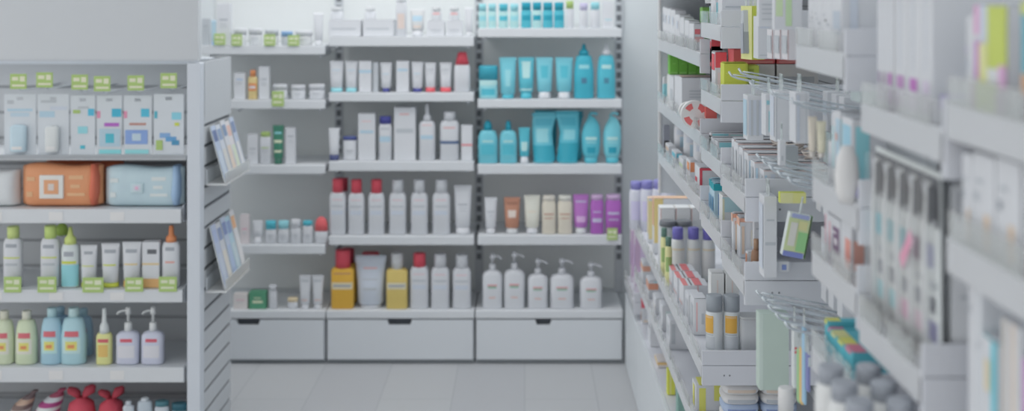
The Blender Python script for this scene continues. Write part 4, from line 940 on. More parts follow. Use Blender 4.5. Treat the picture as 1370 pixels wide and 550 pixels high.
# ---- ZE: stepped row of white cartons and coiled tubing packs
t = []
for k, (yt, X0) in enumerate(((187, .47), (192, .47), (199, .472), (206, .475), (217, .48), (228, .49))):
    dn = 2.731-.0462*(k+1); px = VX+F*X0/dn
    o = rc(px, ZE, .0435, .15, yt, X0=X0, prints=(('front', .02, .05, .3, .8, PBLUE), ('front', .1, .16, .3, .85, BLUEW), ('left', .2, .8, .2, .8, LGREY), ('front', .0, 1, .965, 1, (176, 150, 146)))); t.append((o, 'broad white carton', 'box'))
label_row(t, 'shelf with coiled tubing', 'stepped white cartons', 'from far end')
def coil(x, y, z, rr, label):
    r = root('tubing_coil', (x, y, z))
    for k in range(5):
        b = MB(); R_ = rr*(.7+.09*(k % 4)); ph = 1.3*k
        b.tube([(R_*math.cos(2*PI*j/24), R_*.9*math.sin(2*PI*j/24), .0026+.0048*k+.002*math.sin(2*PI*j/12+ph)) for j in range(25)], .0018, M((186, 178, 170) if k % 2 else (158, 146, 138), .4)); b.build('loop', r)
    tag(r, label, 'tubing', 'coiled tubing packs')
for k, rr in ((2, .02), (3, .021), (4, .02)):
    o = t[k][0]; top = o.location.z+max(v.co.z for v in o.children[0].data.vertices)
    coil(o.location.x-.03+.02*k, o.location.y, top+.003, rr, 'beige coiled tubing on the %s broad white carton from far end' % ORD[k])
# ---- ZG: orange-topped cartons, small amber bottle
t = []
for k, (px, yt, dX) in enumerate(((972, 286, .05), (981, 296, .05), (990, 292, .04))):
    o = rc(px, ZG, .05, dX, yt, X0=.47+.004*k, prints=(('front', 0, 1, .9, 1, (202, 140, 116)), ('left', 0, 1, .8, 1, (206, 150, 128)), ('front', .1, .25, .1, .8, (210, 170, 150)), ('front', .6, .9, .3, .7, (214, 186, 176)))); t.append((o, 'white carton with orange-brown top, %s from far end' % ORD[k], 'box'))
o = rc(1007, ZG, .05, .045, 290, X0=.505, prints=(('front', .1, .9, .7, .74, LGREY), ('front', .05, .2, .1, .5, (206, 160, 140)))); t.append((o, 'plain white carton right of the orange-topped ones', 'box'))
o = rc(1000, ZG, .02, .06, 338, X0=.472, prints=(('front', .2, .9, .5, .6, (170, 180, 196)), ('left', .1, .9, .4, .9, (212, 130, 96)))); t.append((o, 'low white carton in front of the amber bottle', 'box'))
grp(t, 'cartons on the orange-topped shelf')
o = rbt(1013, ZG, 2.49, .022, 321, bottle, body=(134, 98, 74), cap=(150, 116, 90), cap_h=.3, cap_w=.5, shoulder=.2, e=2, name='dropper_bottle', label=(.15, .4, .8, (196, 190, 184), ((.2, .3, .5, LGREY),))); tag(o, 'small amber dropper bottle among the white cartons', 'bottle')
# twisted orange-brown packet lying on the cartons
# ---- ZH: long low shelf. far: blue-capped bottles, orange carton, white cartons, dark-lidded jars, violet-capped bottles, grey-capped sprays
t = []
for k, (pxc, d, yt) in enumerate(((852, 4.80, 244), (867, 4.76, 243), (883, 4.70, 242), (896, 4.66, 244))):
    o = rbt(pxc, ZH, d, .056, yt, bottle, body=(176, 178, 190), cap=(116, 114, 178), cap_h=.16, cap_w=.82, e=2, name='supplement_bottle', prints=((.2, .6, .9, LAV),)); t.append((o, 'white bottle with blue-violet cap', 'bottle'))
label_row(t, 'long low shelf', 'blue-violet capped bottles far back', 'from far end')
t = []
for k, (px, yt, pr, nm) in enumerate(((868, 266, (('left', 0, 1, .2, 1, (212, 180, 140)), ('front', 0, .35, .1, .95, (214, 178, 120)), ('top', 0, 1, 0, 1, (204, 164, 138))), 'yellow-orange carton behind the white trio'), (875, 266, (('left', 0, 1, .5, 1, (216, 150, 120)), ('front', 0, .22, .2, 1, (216, 172, 104)), ('front', .25, .4, .1, .9, (206, 166, 158)), ('top', 0, 1, 0, 1, (206, 156, 124))), 'orange-pink carton behind the white trio'))):
    o = rc(px, ZH, .055, .15, yt, X0=.47, prints=pr, flap=False); t.append((o, nm, 'box'))
for k in range(3):
    d = 4.14; x = .495+.0535*k
    o = put(carton(.051, Z_(279, d)-ZH-.001, .07, (186, 188, 190), 'carton', (('front', .05, .95, .62, .66, LGREY), ('front', .0, .06, .0, 1, (196, 160, 156)), ('top', 0, 1, 0, 1, (196, 186, 180)))), x, d+.035, ZH+.0008); t.append((o, 'tall white carton behind the dark-lidded jars, %s from left' % ORD[k], 'box'))
grp(t, 'tall cartons on the long low shelf')
t = []
for k, (pxc, d) in enumerate(((895, 4.04), (916, 4.05))):
    o = rbt(pxc, ZH, d, .058, 297, jar, name='pill_jar', body=(176, 182, 184), lid=(96, 100, 106), lid_f=.1, prints=((.3, .7, .9, WHITE),)); t.append((o, 'pale jar with dark lid, %s the violet-capped bottles' % ('left behind' if k == 0 else 'right behind'), 'jar'))
grp(t, 'dark-lidded jars')
t = []
for k, (pxc, d, yt) in enumerate(((908, 3.93, 306), (929, 3.93, 306), (949, 3.93, 307))):
    o = rbt(pxc, ZH, d, .046, yt, bottle, body=(186, 190, 196), cap=(98, 94, 176), cap_h=.21, cap_w=.78, e=2, shoulder=.12, name='supplement_bottle', prints=((.1, .55, 1.2, (192, 195, 199)), (.58, .62, 1.0, (190, 180, 160)))); t.append((o, 'white bottle with ribbed violet cap, %s in front row of long shelf' % ('leftmost' if k == 0 else 'middle' if k == 1 else 'rightmost'), 'bottle'))
grp(t, 'violet-capped bottles')
t = []
for k, (pxc, d, yt) in enumerate(((889, 4.0, 306), (895, 3.86, 318))):
    o = rbt(pxc, ZH, d, .024, yt, bottle, body=(196, 198, 130), cap=(80, 116, 104), cap_h=.18, cap_w=.8, e=2, name='small_bottle', prints=((.3, .6, .9, (130, 160, 90)),)); t.append((o, 'slim yellow-green bottle with dark green cap, %s' % ('farther of two' if k == 0 else 'nearer of two'), 'bottle'))
grp(t, 'yellow-green bottles')
t = []
for k, (px, yt) in enumerate(((899, 362), (906, 372), (914, 382))):
    o = rc(px, ZH, .09, .075, yt, X0=.466, prints=(('top', 0, .2, 0, 1, (212, 110, 110)), ('top', .3, .36, 0, 1, (100, 100, 104)), ('top', .45, .75, 0, 1, (210, 100, 104)), ('left', .1, .9, .3, .36, (206, 160, 160)), ('front', .55, .6, 0, 1, (190, 150, 150)), ('front', .1, .4, .7, .75, LGREY)), flap=False); t.append((o, 'white carton with red-striped top, %s from far end of long shelf' % ORD[k], 'box'))
for k, (x, yt) in enumerate(((.508, 366), (.548, 366))):
    d = 3.22
    o = put(carton(.036, Z_(yt, d)-ZH-.001, .05, (188, 191, 193), 'carton', (('front', .1, .9, .6, .62, LGREY), ('front', .45, .55, .2, .9, (204, 178, 172)))), x+.012, d+.03, ZH+.0008); t.append((o, 'tall white carton standing behind the %s grey-capped spray' % ('left' if k == 0 else 'right'), 'box'))
for k, (px, yt) in enumerate(((921, 396), (928, 400))):
    o = rc(px, ZH, .07, .036, yt, X0=.467, prints=(('front', .2, .3, .1, .9, (206, 150, 150)), ('left', .2, .8, .2, .8, LGREY), ('front', .6, .8, .3, .6, LGREY))); t.append((o, 'slim white carton left of the grey-capped sprays, %s' % ('farther' if k == 0 else 'nearer'), 'box'))
grp(t, 'cartons round the grey-capped sprays')
t = []
for k, pxc in enumerate((957.5, 980.5)):
    d = 3.13
    lab = (.36, .66, .72, (212, 148, 50), ((.62, .65, .6, (206, 160, 110)),))
    o = rbt(pxc, ZH, d, .0435, 397, bottle, body=(182, 188, 196), cap=(134, 142, 150), cap_h=.27, cap_w=.98, e=2, shoulder=.02, name='spray_can', label=lab, prints=((.06, .3, .9, (168, 174, 180)), (.32, .34, .7, LGREY), (.08, .1, .8, LGREY)), rz=(-1.0 if k == 0 else -.22)); t.append((o, 'grey-capped white spray with orange label, %s of the pair' % ('left' if k == 0 else 'right'), 'spray can'))
grp(t, 'grey-capped sprays')
def clear_tub(pxc, d, w, yt, zs, label):
    z = zs+.0008; h = Z_(yt, d)-z; r = root('clear_tub', (X_(pxc, d), d+w/2, z))
    b = MB(); b.loft([(0, w*.46, w*.46, 5), (h, w*.5, w*.5, 5)], M((184, 188, 192), .2, .5)); b.build('body', r)
    l = MB(); l.loft([(h, w*.51, w*.51, 5), (h+.006, w*.51, w*.51, 5)], M((188, 192, 196), .2, .6)); l.build('lid', r); tag(r, label, 'tub')
clear_tub(1006, 3.11, .055, 428, ZH, 'clear plastic tub right of the grey-capped sprays')
# ---- far lower goods by the drawers
t = []
for k, (px, d) in enumerate(((838, 5.3), (846, 5.12))):
    o = put(carton(.09, Z_(300, d)-ZI-.0, .06, (188, 180, 196), 'carton', (('front', 0, 1, .3, .75, (176, 160, 188)), ('front', .0, .25, .1, .9, (168, 140, 170)), ('left', 0, 1, .3, .7, (176, 150, 190)), ('front', .3, .9, .8, .95, (180, 190, 206)))), .47+.045, d, ZI+.0008); t.append((o, 'lilac and white carton beside the back wall, %s' % ('farther' if k == 0 else 'nearer'), 'box'))
grp(t, 'lilac cartons by the wall')
t = []
for k, (px, yt, pr, nm) in enumerate(((860, 352, (('left', 0, 1, .62, .9, (216, 150, 124)), ('front', 0, .5, .6, .85, (214, 140, 116)), ('front', .4, 1, .9, .97, LTEAL)), 'white carton with orange block'), (868, 376, (('front', 0, .6, .5, .85, (214, 130, 104)), ('left', 0, 1, .5, .9, (212, 140, 116)), ('front', .3, 1, .9, .95, LTEAL)), 'shorter white carton with orange block'), (877, 400, (('front', .3, .7, .5, .8, (206, 206, 150)), ('left', 0, 1, .3, .6, (200, 204, 206))), 'white carton with pale yellow print'), (886, 410, (('front', .2, .8, .6, .8, (176, 190, 204)), ('left', 0, .5, .3, .6, LGREY)), 'white carton with faint blue print'), (896, 430, (('left', .2, .8, .4, .8, LGREY), ('front', .1, .3, .2, .9, LGREY)), 'plain white carton beneath the long shelf'))):
    o = rc(px, ZJ, .09, .06, yt, X0=.463, prints=pr); t.append((o, nm + (' under the long shelf' if len(nm.split()) < 8 and 'long' not in nm else ''), 'box'))
o = rc(893, ZBASE, .03, .026, 495, X0=.475, body=(190, 198, 56), prints=(('front', .3, .5, 0, 1, (206, 210, 110)),), h=None); t.append((o, 'narrow lime-yellow box standing upright low in the run', 'box'))
o = rc(907, ZBASE, .05, .04, 512, X0=.48, body=(110, 150, 140)); t.append((o, 'dark teal-green box behind the lime-yellow one', 'box'))
for px, wY, dX, yt, pr, c, nm in ((850, .1, .06, 396, (('left', 0, 1, .5, .9, (208, 90, 100)), ('front', 0, .4, .55, .95, (206, 76, 92)), ('front', .4, 1, .2, .8, (150, 160, 200)), ('left', 0, 1, .1, .4, (212, 160, 150))), WHITE, 'red and blue carton on the base near the drawers'), (859, .1, .06, 438, (('left', 0, 1, .3, .8, (208, 180, 164)), ('front', .1, .9, .3, .8, (206, 176, 160))), WHITE, 'white carton with peach block on the base'), (870, .1, .06, 426, (('left', .1, .9, .6, .66, DARK), ('front', .2, .8, .5, .55, LGREY)), WHITE, 'white carton with dark dash on the base'), (880, .1, .07, 500, (('left', 0, 1, .4, 1, (216, 164, 104)), ('front', 0, 1, .5, .95, (214, 160, 96))), (186, 180, 178), 'low carton with orange head on the base')):
    o = rc(px, ZBASE, wY, dX, yt, X0=.475, prints=pr, body=c); t.append((o, nm, 'box'))
grp(t, 'cartons beneath the long low shelf')
# yellow striped pack and stacked white paper packs under the sprays
o = rc(931, ZJ, .07, .09, 516, X0=.458+.008, prints=(('front', .1, .3, 0, .9, YELLOW), ('front', .55, .8, .4, 1, YELLOW), ('left', .3, .7, .1, .9, YELLOW), ('top', .1, .35, 0, 1, YELLOW), ('top', .55, .8, 0, 1, YELLOW)), flap=False); tag(o, 'white pack with yellow stripes beneath the spray shelf', 'box')
t = []
def soft_pack(x, d, z, w, dp, h, rgb, label, pr=None):
    r = root('soft_pack', (x, d, z)); b = MB()
    b.loft([(0, w*.46, dp*.46, 4), (h*.3, w*.5, dp*.5, 4), (h*.75, w*.5, dp*.5, 4), (h, w*.42, dp*.42, 3.4)], M(rgb, .5)); b.build('body', r)
    k = MB(); k.loft(secs_at([(0, w*.46, dp*.46, 4), (h*.3, w*.5, dp*.5, 4), (h*.75, w*.5, dp*.5, 4), (h, w*.42, dp*.42, 3.4)], h*.2, h*.55), M(pr or LGREY), a0=FR-.6, a1=FR+.6, off=.0006); k.build('printed_band', r)
    tag(r, label, 'pack', 'soft packs beneath the spray shelf')
for k in range(2):
    for j in range(5):
        soft_pack(.56+.10*k, 3.13, ZJ+.0008+.0252*j, .095, .1, .0245, (150, 168, 200) if j == 2 else (190, 194, 198), 'soft %s pack, %s of the %s stack beneath the sprays' % ('blue' if j == 2 else 'white', ('lowest', 'second from bottom', 'middle', 'second from top', 'topmost')[j], ('left', 'right')[k]), (206, 176, 160) if j == 4 else (112, 132, 180) if j == 2 else LGREY)

# ================================================================== HOOK BAY (between the far shelves and the near bay)
steel_m = M((176, 184, 190), 0.22, 1, 0.5, 0.01)
def bay_hook(px, py, label, X0=.455, length=.34, drop=.075):
    d = F*X0/(px-VX); z = Z_(py, d); r = root('hanging_hook', (X0, d, z))
    a = MB(); a.tube([(0, 0, .012), (.006, 0, .003), (.02, 0, -.003), (length*.5, 0, -drop*.45), (length, 0, -drop)], .0026, steel_m); a.build('hook_arm', r)
    a = MB(); a.tube([(.012, .012, .004), (.03, .012, .002), (length, .012, -drop+.018)], .0016, steel_m); a.build('tag_wire', r)
    b = MB(); b.box(length, length+.006, -.012, .024, -drop-.022, -drop+.03, steel_m, .001); b.build('back_plate', r)
    tag(r, label, 'hook', 'steel hooks of the hook bay')
ROWS = (('upper', ((975, 103), (988, 99), (1003, 117), (1030, 128), (1058, 140))), ('middle', ((1012, 214), (1020, 222), (1029, 229), (1040, 237), (1054, 246))), ('lower', ((1012, 397), (1020, 406), (1028, 417), (1038, 428), (1050, 440))))
for rn, pts in ROWS:
    for k, (px, py) in enumerate(pts): bay_hook(px, py, 'steel display hook, %s from far end in the %s hook row' % (ORD[k], rn))
def cross_rail(y0, y1, zz, X, label):
    r = root('hanging_rail', (X, y0, zz)); b = MB(); b.box(0, .012, 0, y1-y0, 0, .03, M((150, 172, 178), .3), .002); b.build('bar', r)
    n = 6; L = (y1-y0)/n
    for k in range(n):
        c = MB(); c.box(-.0035, -.0005, L*k+.006, L*(k+1)-.008, -.012, .05, M((176, 192, 198), .15, .6)); c.build('label_holder', r)
    tag(r, label, 'rail', 'label rails of the hook bay')
cross_rail(1.62, 2.05, H-.165, .56, 'greenish rail with clear label holders under the upper near shelf')
cross_rail(2.0, 2.40, H-.318, .60, 'rail with clear label holders in the middle of the hook bay')

def hung(px, ytop, ybot, wY, dX, prints=(), body=WHITE, X0=.47, label='', rx=0.0, rz=0.0, cat='pack', name='hanging_carton', tab=True):
    d = F*X0/(px-VX); z1, z0 = Z_(ytop, d), Z_(ybot, d); h = z1-z0
    r = root(name, (X0+dX/2, d+wY/2, z0), (rx, 0, rz)); b = MB(); bx = (-dX/2, dX/2, -wY/2, wY/2, 0, h)
    b.box(*bx, M(body, .5), .001)
    for i_, p in enumerate(prints): b.print_on(p[0], bx, p[1], p[2], p[3], p[4], M(p[5]), .0004+.0004*i_)
    b.build('body', r)
    if tab:
        t = MB()
        t.box(-.0006, .0006, -wY*.3, -wY*.08, h+.0002, h+.03, M((182, 190, 196), .2, .7)); t.box(-.0006, .0006, wY*.08, wY*.3, h+.0002, h+.03, M((182, 190, 196), .2, .7)); t.box(-.0006, .0006, -wY*.3, wY*.3, h+.022, h+.032, M((182, 190, 196), .2, .7))
        t.build('hang_tab', r)
    tag(r, label, cat, 'packs hanging in the hook bay'); return r
tl_ = math.radians
hung(995, 14, 72, .03, .018, (('front', 0, 1, 0, .5, (128, 134, 144)), ('left', 0, 1, 0, .7, (140, 146, 156))), LGREY, label='slim grey pack hanging left of the lime leaflet pack', rx=tl_(-3))
hung(1001, 8, 80, .05, .03, (('front', .0, 1, .0, 1, YLIME), ('left', 0, 1, 0, 1, (190, 192, 120)), ('front', .15, .8, .7, .8, (206, 120, 90)), ('front', .2, .75, .72, .78, (214, 200, 190)), ('front', .3, .7, .2, .5, (196, 204, 120))), YLIME, X0=.478, label='yellow-lime pack with small red label in the hook bay', rz=.3)
hung(1014, 22, 79, .05, .035, (('front', .1, .7, .72, .92, BLUEW), ('front', .15, .5, .75, .9, (156, 166, 196)), ('front', .1, .9, .08, .1, LGREY)), X0=.485, label='white pack with pale blue label right of the lime pack')
for k, px in enumerate((1033, 1043.5, 1054)):
    hung(px, 40, 79+k*.8, .05, .018, (('front', .0, .06, 0, 1, (150, 96, 96)), ('front', .94, 1, 0, 1, (120, 100, 104)), ('left', .1, .9, .2, .8, LGREY)), (186, 184, 188), X0=.49, label='slim white carton with dark red edges, %s of three hanging in a row' % ORD[k])
# big white cards with green marks at the top
for k, (px, X0) in enumerate(((1015, .44), (1036, .444))):
    hung(px, -12, 36+k*4, .02, .058 if k == 0 else .05, (('front', .7, .95, .1, .9, (168, 192, 150)), ('front', .1, .6, .6, .64, LGREY), ('front', .1, .6, .48, .51, LGREY), ('front', .1, .55, .36, .39, LGREY), ('front', .1, .5, .2, .23, LGREY)) if k == 0 else (('front', .05, .3, .35, 1, (172, 196, 150)), ('front', .4, .62, .1, .9, (164, 190, 146))), X0=X0, label='large white hanging pack with %s, at the top of the hook bay' % ('grey lines' if k == 0 else 'green swirl'))
hung(1000, 128, 188, .05, .034, (('front', .1, .9, .12, .9, BLUEW), ('left', .1, .9, .1, .9, PBLUE), ('front', .2, .35, .1, .9, LGREY), ('front', .55, .7, .1, .9, LGREY)), X0=.47, label='white blister pack with grey print under the upper hooks, leftmost')
hung(1024, 126, 182, .04, .022, (('front', .1, .9, .75, .85, (120, 176, 186)), ('front', .3, .95, .1, .6, (110, 178, 186)), ('front', .45, .8, .2, .5, (188, 194, 198))), X0=.48, label='white pack with teal stripe hanging under the upper hooks')
hung(1037, 122, 190, .05, .034, (('front', .92, 1, 0, 1, (120, 112, 120)), ('front', .05, .1, .05, .95, LGREY), ('left', .1, .9, .1, .9, BLUEW)), X0=.485, label='broad white carton hanging right of the teal-striped pack')
hung(1064, 124, 192, .05, .026, (('front', .75, .8, 0, 1, LGREY), ('front', .1, .3, .05, .95, BLUEW)), X0=.49, label='white carton hanging beside the beige tubes')
hung(1048, 196, 222, .03, .03, (('front', 0, 1, 0, 1, (148, 154, 160)),), LGREY, X0=.52, label='short grey pack below the broad white carton', tab=False)
hung(1043, 188, 222, .02, .012, (('front', .3, .6, .2, .4, LGREY),), X0=.48, label='narrow white pack left of the short grey one')
k = 0
for X0, px0, yt, yb, n in ((.60, 1084, 116, 176, 3), (.57, 1062, 232, 258, 3), (.58, 1072, 282, 372, 3), (.60, 1078, 386, 430, 2)):
    for q_ in range(n):
        d = ((2.372, 2.305, 2.249) if k == 0 else (2.305, 2.249, 2.185))[q_]; px = VX+F*X0/d
        sc = F/d/(px0-VX)*X0
        hung(px, (yt+5)*sc*0+(yt+5)*(px-VX)/(px0-VX)-5, (yb+5)*(px-VX)/(px0-VX)-5, .036, .05, (('left', .1, .9, .5, .8, BLUEW), ('front', .1, .9, .2, .3, LGREY), ('front', .2, .8, .55, .75, PBLUE if (q_+n) % 2 else (196, 200, 190))), X0=X0, label='pale carton at the back of the hook bay, %s rank, %s from far end' % (('upper', 'middle', 'lower', 'lowest')[k], ORD[q_]))
    k += 1
t = []
for k, (px, yt, yb) in enumerate(((1081, 156, 210), (1093, 162, 211))):
    d = 1.92-.05*k; z0 = Z_(yb, d); w = .0145
    o = put(tube(w, Z_(yt, d)-z0, body=(194, 184, 170) if k == 0 else (188, 184, 160), cap=(176, 172, 166), dep=.012, name='hanging_tube'), X_(px+6, d), d, z0); t.append((o, 'beige tube hanging before the near bay, %s' % ('left' if k == 0 else 'right'), 'tube'))
grp(t, 'beige tubes')
hung(1022, 263, 372, .05, .026, (('front', .1, .9, .4, .44, LGREY), ('front', .2, .8, .7, .72, LGREY), ('left', .1, .9, .1, .9, BLUEW)), X0=.475, label='tall white carton hanging left of the green and lime pack')
hung(1024, 274, 356, .05, .016, (('front', .85, 1, .1, .45, (120, 84, 80)), ('front', .1, .6, .5, .52, LGREY)), X0=.485, label='slim white carton with dark edge behind the green and lime pack')
hung(1046, 286, 344, .02, .04, (('front', 0, 1, .12, .9, (178, 200, 140)), ('front', .55, 1, .15, .6, (128, 186, 120)), ('front', .5, .9, .65, .85, (196, 204, 130)), ('front', .0, .95, .0, .12, (110, 122, 186)), ('front', .1, .9, .9, 1, (140, 150, 192)), ('front', .12, .45, .25, .8, (192, 204, 180)), ('right', 0, 1, 0, 1, (104, 150, 84))), (182, 190, 190), X0=.478, label='lime and green pack with violet-blue foot, hanging tilted', rx=0.0).rotation_euler = (0, tl_(11), 0)
hung(1044, 258, 272, .02, .05, (('front', 0, .5, 0, 1, (190, 206, 130)), ('front', .5, 1, 0, 1, (200, 206, 110))), YLIME, X0=.50, label='lime header card above the tilted green pack', tab=False)
hung(1036, 350, 364, .02, .03, (('front', .5, .8, .2, .7, (110, 130, 190)),), X0=.50, label='small white pack with blue dot below the tilted green pack', tab=False)
hung(1016, 420, 522, .035, .058, (('front', .0, 1, 0, 1, PALEG), ('front', .0, .12, 0, 1, (172, 188, 180))), PALEG, X0=.462, label='tall pale green pack hanging from the lower hooks')
t = []
for k, (px, yt, yb, c, nm) in enumerate(((1062, 436, 520, (184, 190, 194), 'white stick pack with red dots'), (1069, 470, 540, (130, 176, 120), 'slim green pack'), (1072.5, 468, 542, (206, 160, 90), 'slim orange pack'), (1076, 440, 542, (130, 170, 210), 'slim light blue pack'), (1081, 476, 525, (110, 116, 170), 'slim indigo pack'))):
    pr = (('front', .2, .8, .62, .66, (206, 80, 90)), ('front', .2, .8, .56, .6, (206, 80, 90))) if k == 0 else (('front', .1, .9, .7, .95, (176, 190, 200)),)
    hung(px, yt, yb, .02, .0075 if k == 0 else .0042, pr, c, X0=.49, label=nm+' hanging right of the tall pale green pack')
# white-capped bottle at the very bottom
zlow = run_shelf(300, 361, .96, 'low shelf of the hook bay under the white-capped bottle', end=False, holders=False)
o = rbt(1055.5, zlow, 2.2, .05, 524, bottle, cap=(192, 196, 200), cap_h=.22, cap_w=.58, e=2, name='white_bottle'); tag(o, 'white-capped bottle at the bottom below the pale green pack', 'bottle')

# ================================================================== NEAR BAYS
t = []
for k, px in enumerate((1079, 1089, 1100, 1112, 1126)):
    pr = (('left', .1, .3, .5, .53, LGREY), ('left', .3, .5, .42, .45, DARK if k % 2 else LGREY), ('left', .6, .8, .36, .39, GREYT), ('front', .1, .9, .3, .32, LGREY))
    if k == 4: pr = (('left', .15, .9, .25, .6, (160, 170, 182)), ('left', .2, .8, .3, .33, WHITE), ('front', .1, .2, .1, .9, BLUEW))
    o = rc(px, ZK, .058, .12, -30+k*2, X0=.468, prints=pr); t.append((o, 'tall white carton with %s' % ('grey block' if k == 4 else 'small dark marks'), 'box'))
label_row(t, 'upper near shelf', 'tall white cartons of the near bay', 'from far end')
t = []
for k, (px, yt, pr, nm) in enumerate(((1098, 190, (('left', .2, .8, .3, .7, BLUEW),), 'white carton with pale blue print'), (1112, 150, (('left', .1, .9, .2, .8, (160, 186, 208)), ('front', .1, .9, .2, .8, (164, 190, 208))), 'tall light blue pack'), (1124, 150, (('left', .1, .9, .3, .9, PBLUE), ('front', 0, .6, .2, .9, (150, 184, 206)), ('left', .1, .5, .6, .7, (200, 150, 140))), 'tall blue and white pack'), (1140, 160, (('left', .1, .9, .5, .9, (130, 176, 200)), ('front', .1, .5, .1, .9, LTEAL)), 'tall white pack with teal side'))):
    o = rc(px, ZL, .055, .05, yt, X0=.472, prints=pr); t.append((o, nm+' on the middle near shelf', 'box'))
grp(t, 'packs on the middle near shelf')
def oval_pack(pxc, d, w, yt, label):
    z = ZL+.0008; h = Z_(yt, d)-z; r = root('oval_pack', (X_(pxc, d), d+.01, z))
    b = MB(); b.loft([(0, w*.3, .008, 2.2), (h*.2, w*.46, .01, 2.2), (h*.5, w*.5, .01, 2.2), (h*.8, w*.42, .009, 2.2), (h, w*.2, .006, 2.2)], M((190, 194, 200), .35)); b.build('body', r)
    f = MB(); 
    f.loft([(h*.1, .004, .011, 2, w*.42), (h*.2, .008, .0112, 2, w*.47), (h*.34, .002, .011, 2, w*.49)], M(VIO, .4)); f.build('violet_corner', r)
    tag(r, label, 'pack')
oval_pack(1136, 1.63, .034, 196, 'white oval pack with violet corner on the middle near shelf')
t = []
for k, (px, pr, nm) in enumerate(((1096, (('left', .2, .5, .2, .9, (206, 140, 156)),), 'white carton with pink stripe'), (1110, (('left', .3, .6, .15, .85, (206, 120, 136)),), 'white carton with deeper pink stripe'), (1124, (('left', .1, .9, .2, .8, (112, 84, 116)), ('left', .3, .7, .4, .55, (190, 186, 194)), ('left', .2, .6, .65, .7, (190, 186, 194))), 'white carton with purple square'), (1139, (('left', .4, .95, .1, .7, (214, 130, 118)), ('front', .05, .3, .1, .7, (214, 140, 126))), 'white carton with coral flash'))):
    o = rc(px, ZM, .055, .06, 282+(k*7), X0=.468, prints=pr); t.append((o, nm+' on the third near shelf', 'box'))
grp(t, 'cartons on the third near shelf')
t = []
for k, (px, c) in enumerate(((1103, YELLOW), (1111, PINK), (1120, (196, 190, 120)), (1130, YELLOW), (1141, (212, 110, 136)))):
    o = rc(px, ZO, .05, .06, 430+k*10.5, X0=.468, body=(66, 166, 182), prints=(('top', 0, .35, 0, 1, c), ('left', .1, .8, .86, 1, c), ('left', .1, .9, .35, .5, (150, 190, 200)), ('front', .1, .5, .3, .6, (140, 188, 198))), flap=False); t.append((o, 'teal pill box with coloured top', 'box'))
label_row(t, 'low near shelf', 'teal pill boxes', 'from far end')
t = []
for row_, X0 in (('aisle', .392), ('inner', .440)):
    for k, d in enumerate((1.53, 1.465, 1.40)):
        h = .132
        o = put(bottle(.041, h, body=(188, 192, 198), cap=(134, 140, 150), cap_h=.16, cap_w=.78, dep=.041, e=2, shoulder=.06, name='capped_bottle', prints=((.2, .6, 1.2, (192, 196, 202)),)), X0, d, ZT+.0008)
        t.append((o, 'white grey-capped bottle, %s row, %s from far end, low protruding shelf' % (row_, ORD[k]), 'bottle'))
grp(t, 'grey-capped white bottles')
# toothbrush packs on the deep shelf
def brush_pack(d, label, tint, mark, flash=None, X0=.472):
    z = ZN+.0008; h = .23; wY = .048; r = root('toothbrush_pack', (X0, d, z))
    b = MB(); bx = (0.0, .003, 0, wY, 0, h)
    b.box(*bx, M((184, 190, 196), .4), .0008)
    for p in ((.0, 1.0, .72, .97, (96, 99, 105)), (.12, .6, .5, .62, tint), (.3, .8, .4, .44, LGREY), (.3, .7, .28, .36, (120, 126, 138)), (.25, .85, .14, .24, mark), (.3, .8, .07, .1, LGREY)): b.print_on('left', bx, *p[:4], M(p[4]), .0006)
    b.build('backing_card', r)
    k = MB(); k.tube([(-.007, wY*.62, h*.1), (-.009, wY*.6, h*.42), (-.009, wY*.58, h*.66), (-.008, wY*.42, h*.86), (-.007, wY*.36, h*.95)], .0028, M((186, 189, 194), .3)); k.build('brush_handle', r)
    k = MB(); k.tube([(-.004, wY*.12, h*.74), (-.005, wY*.5, h*.83), (-.004, wY*.9, h*.93)], .0026, M((176, 180, 186), .3)); k.build('diagonal_neck', r)
    k = MB(); k.box(-.012, -.004, wY*.08, wY*.2, h*.76, h*.93, M((84, 88, 94), .8), .001); k.build('bristle_head', r)
    c = MB(); c.box(-.0155, -.0006, .002, wY-.002, h*.05, h*.97, M((200, 205, 210), .08, .1), .003); c.build('clear_blister', r)
    if flash:
        f = MB(); f.quad([(-.0162, wY*.95, h*.5), (-.0162, wY*.1, h*.68), (-.0162, -.004, h*.62), (-.0162, wY*.7, h*.44)], M(flash, .5)); f.build('pink_flash', r)
    tag(r, label, 'toothbrush pack', 'toothbrush packs on the deep shelf')
for k in range(5):
    brush_pack(1.612-.0505*(k+1), 'dark-bristled toothbrush pack with %s, %s from far end of the deep shelf' % (('teal marks', 'teal marks', 'teal and pink marks', 'pink flash sticker', 'violet marks')[k], ORD[k]), ((120, 184, 200), (120, 184, 200), (120, 184, 200), (170, 130, 160), (164, 166, 200))[k], ((130, 186, 198), (130, 186, 198), (200, 150, 176), (196, 170, 184), (150, 150, 196))[k], (214, 130, 156) if k == 3 else None)
    brush_pack(1.612-.0505*(k+1), 'toothbrush pack in the rear rank, %s from far end of the deep shelf' % ORD[k], (150, 180, 196), (170, 176, 196), None, .555)
o = put(carton(.048, .215, .04, (184, 187, 192), 'carton', (('front', .2, .8, .5, .52, LGREY), ('front', .2, .7, .4, .415, LGREY), ('front', .15, .85, .8, .97, (150, 154, 160)))), .511, 1.384, ZN+.0008); tag(o, 'tall white carton closing the near end of the toothbrush shelf', 'box')
for k in range(2):
    o = put(carton(.16, .2, .1, (182, 185, 189), 'carton', (('front', .1, .9, .7, .73, LGREY), ('left', .1, .9, .3, .6, BLUEW))), .715, 1.42+.112*k, ZN+.0008); tag(o, 'broad white carton behind the toothbrush packs, %s' % ('nearer one' if k == 0 else 'farther one'), 'box', 'broad cartons behind the toothbrush packs')
t = []
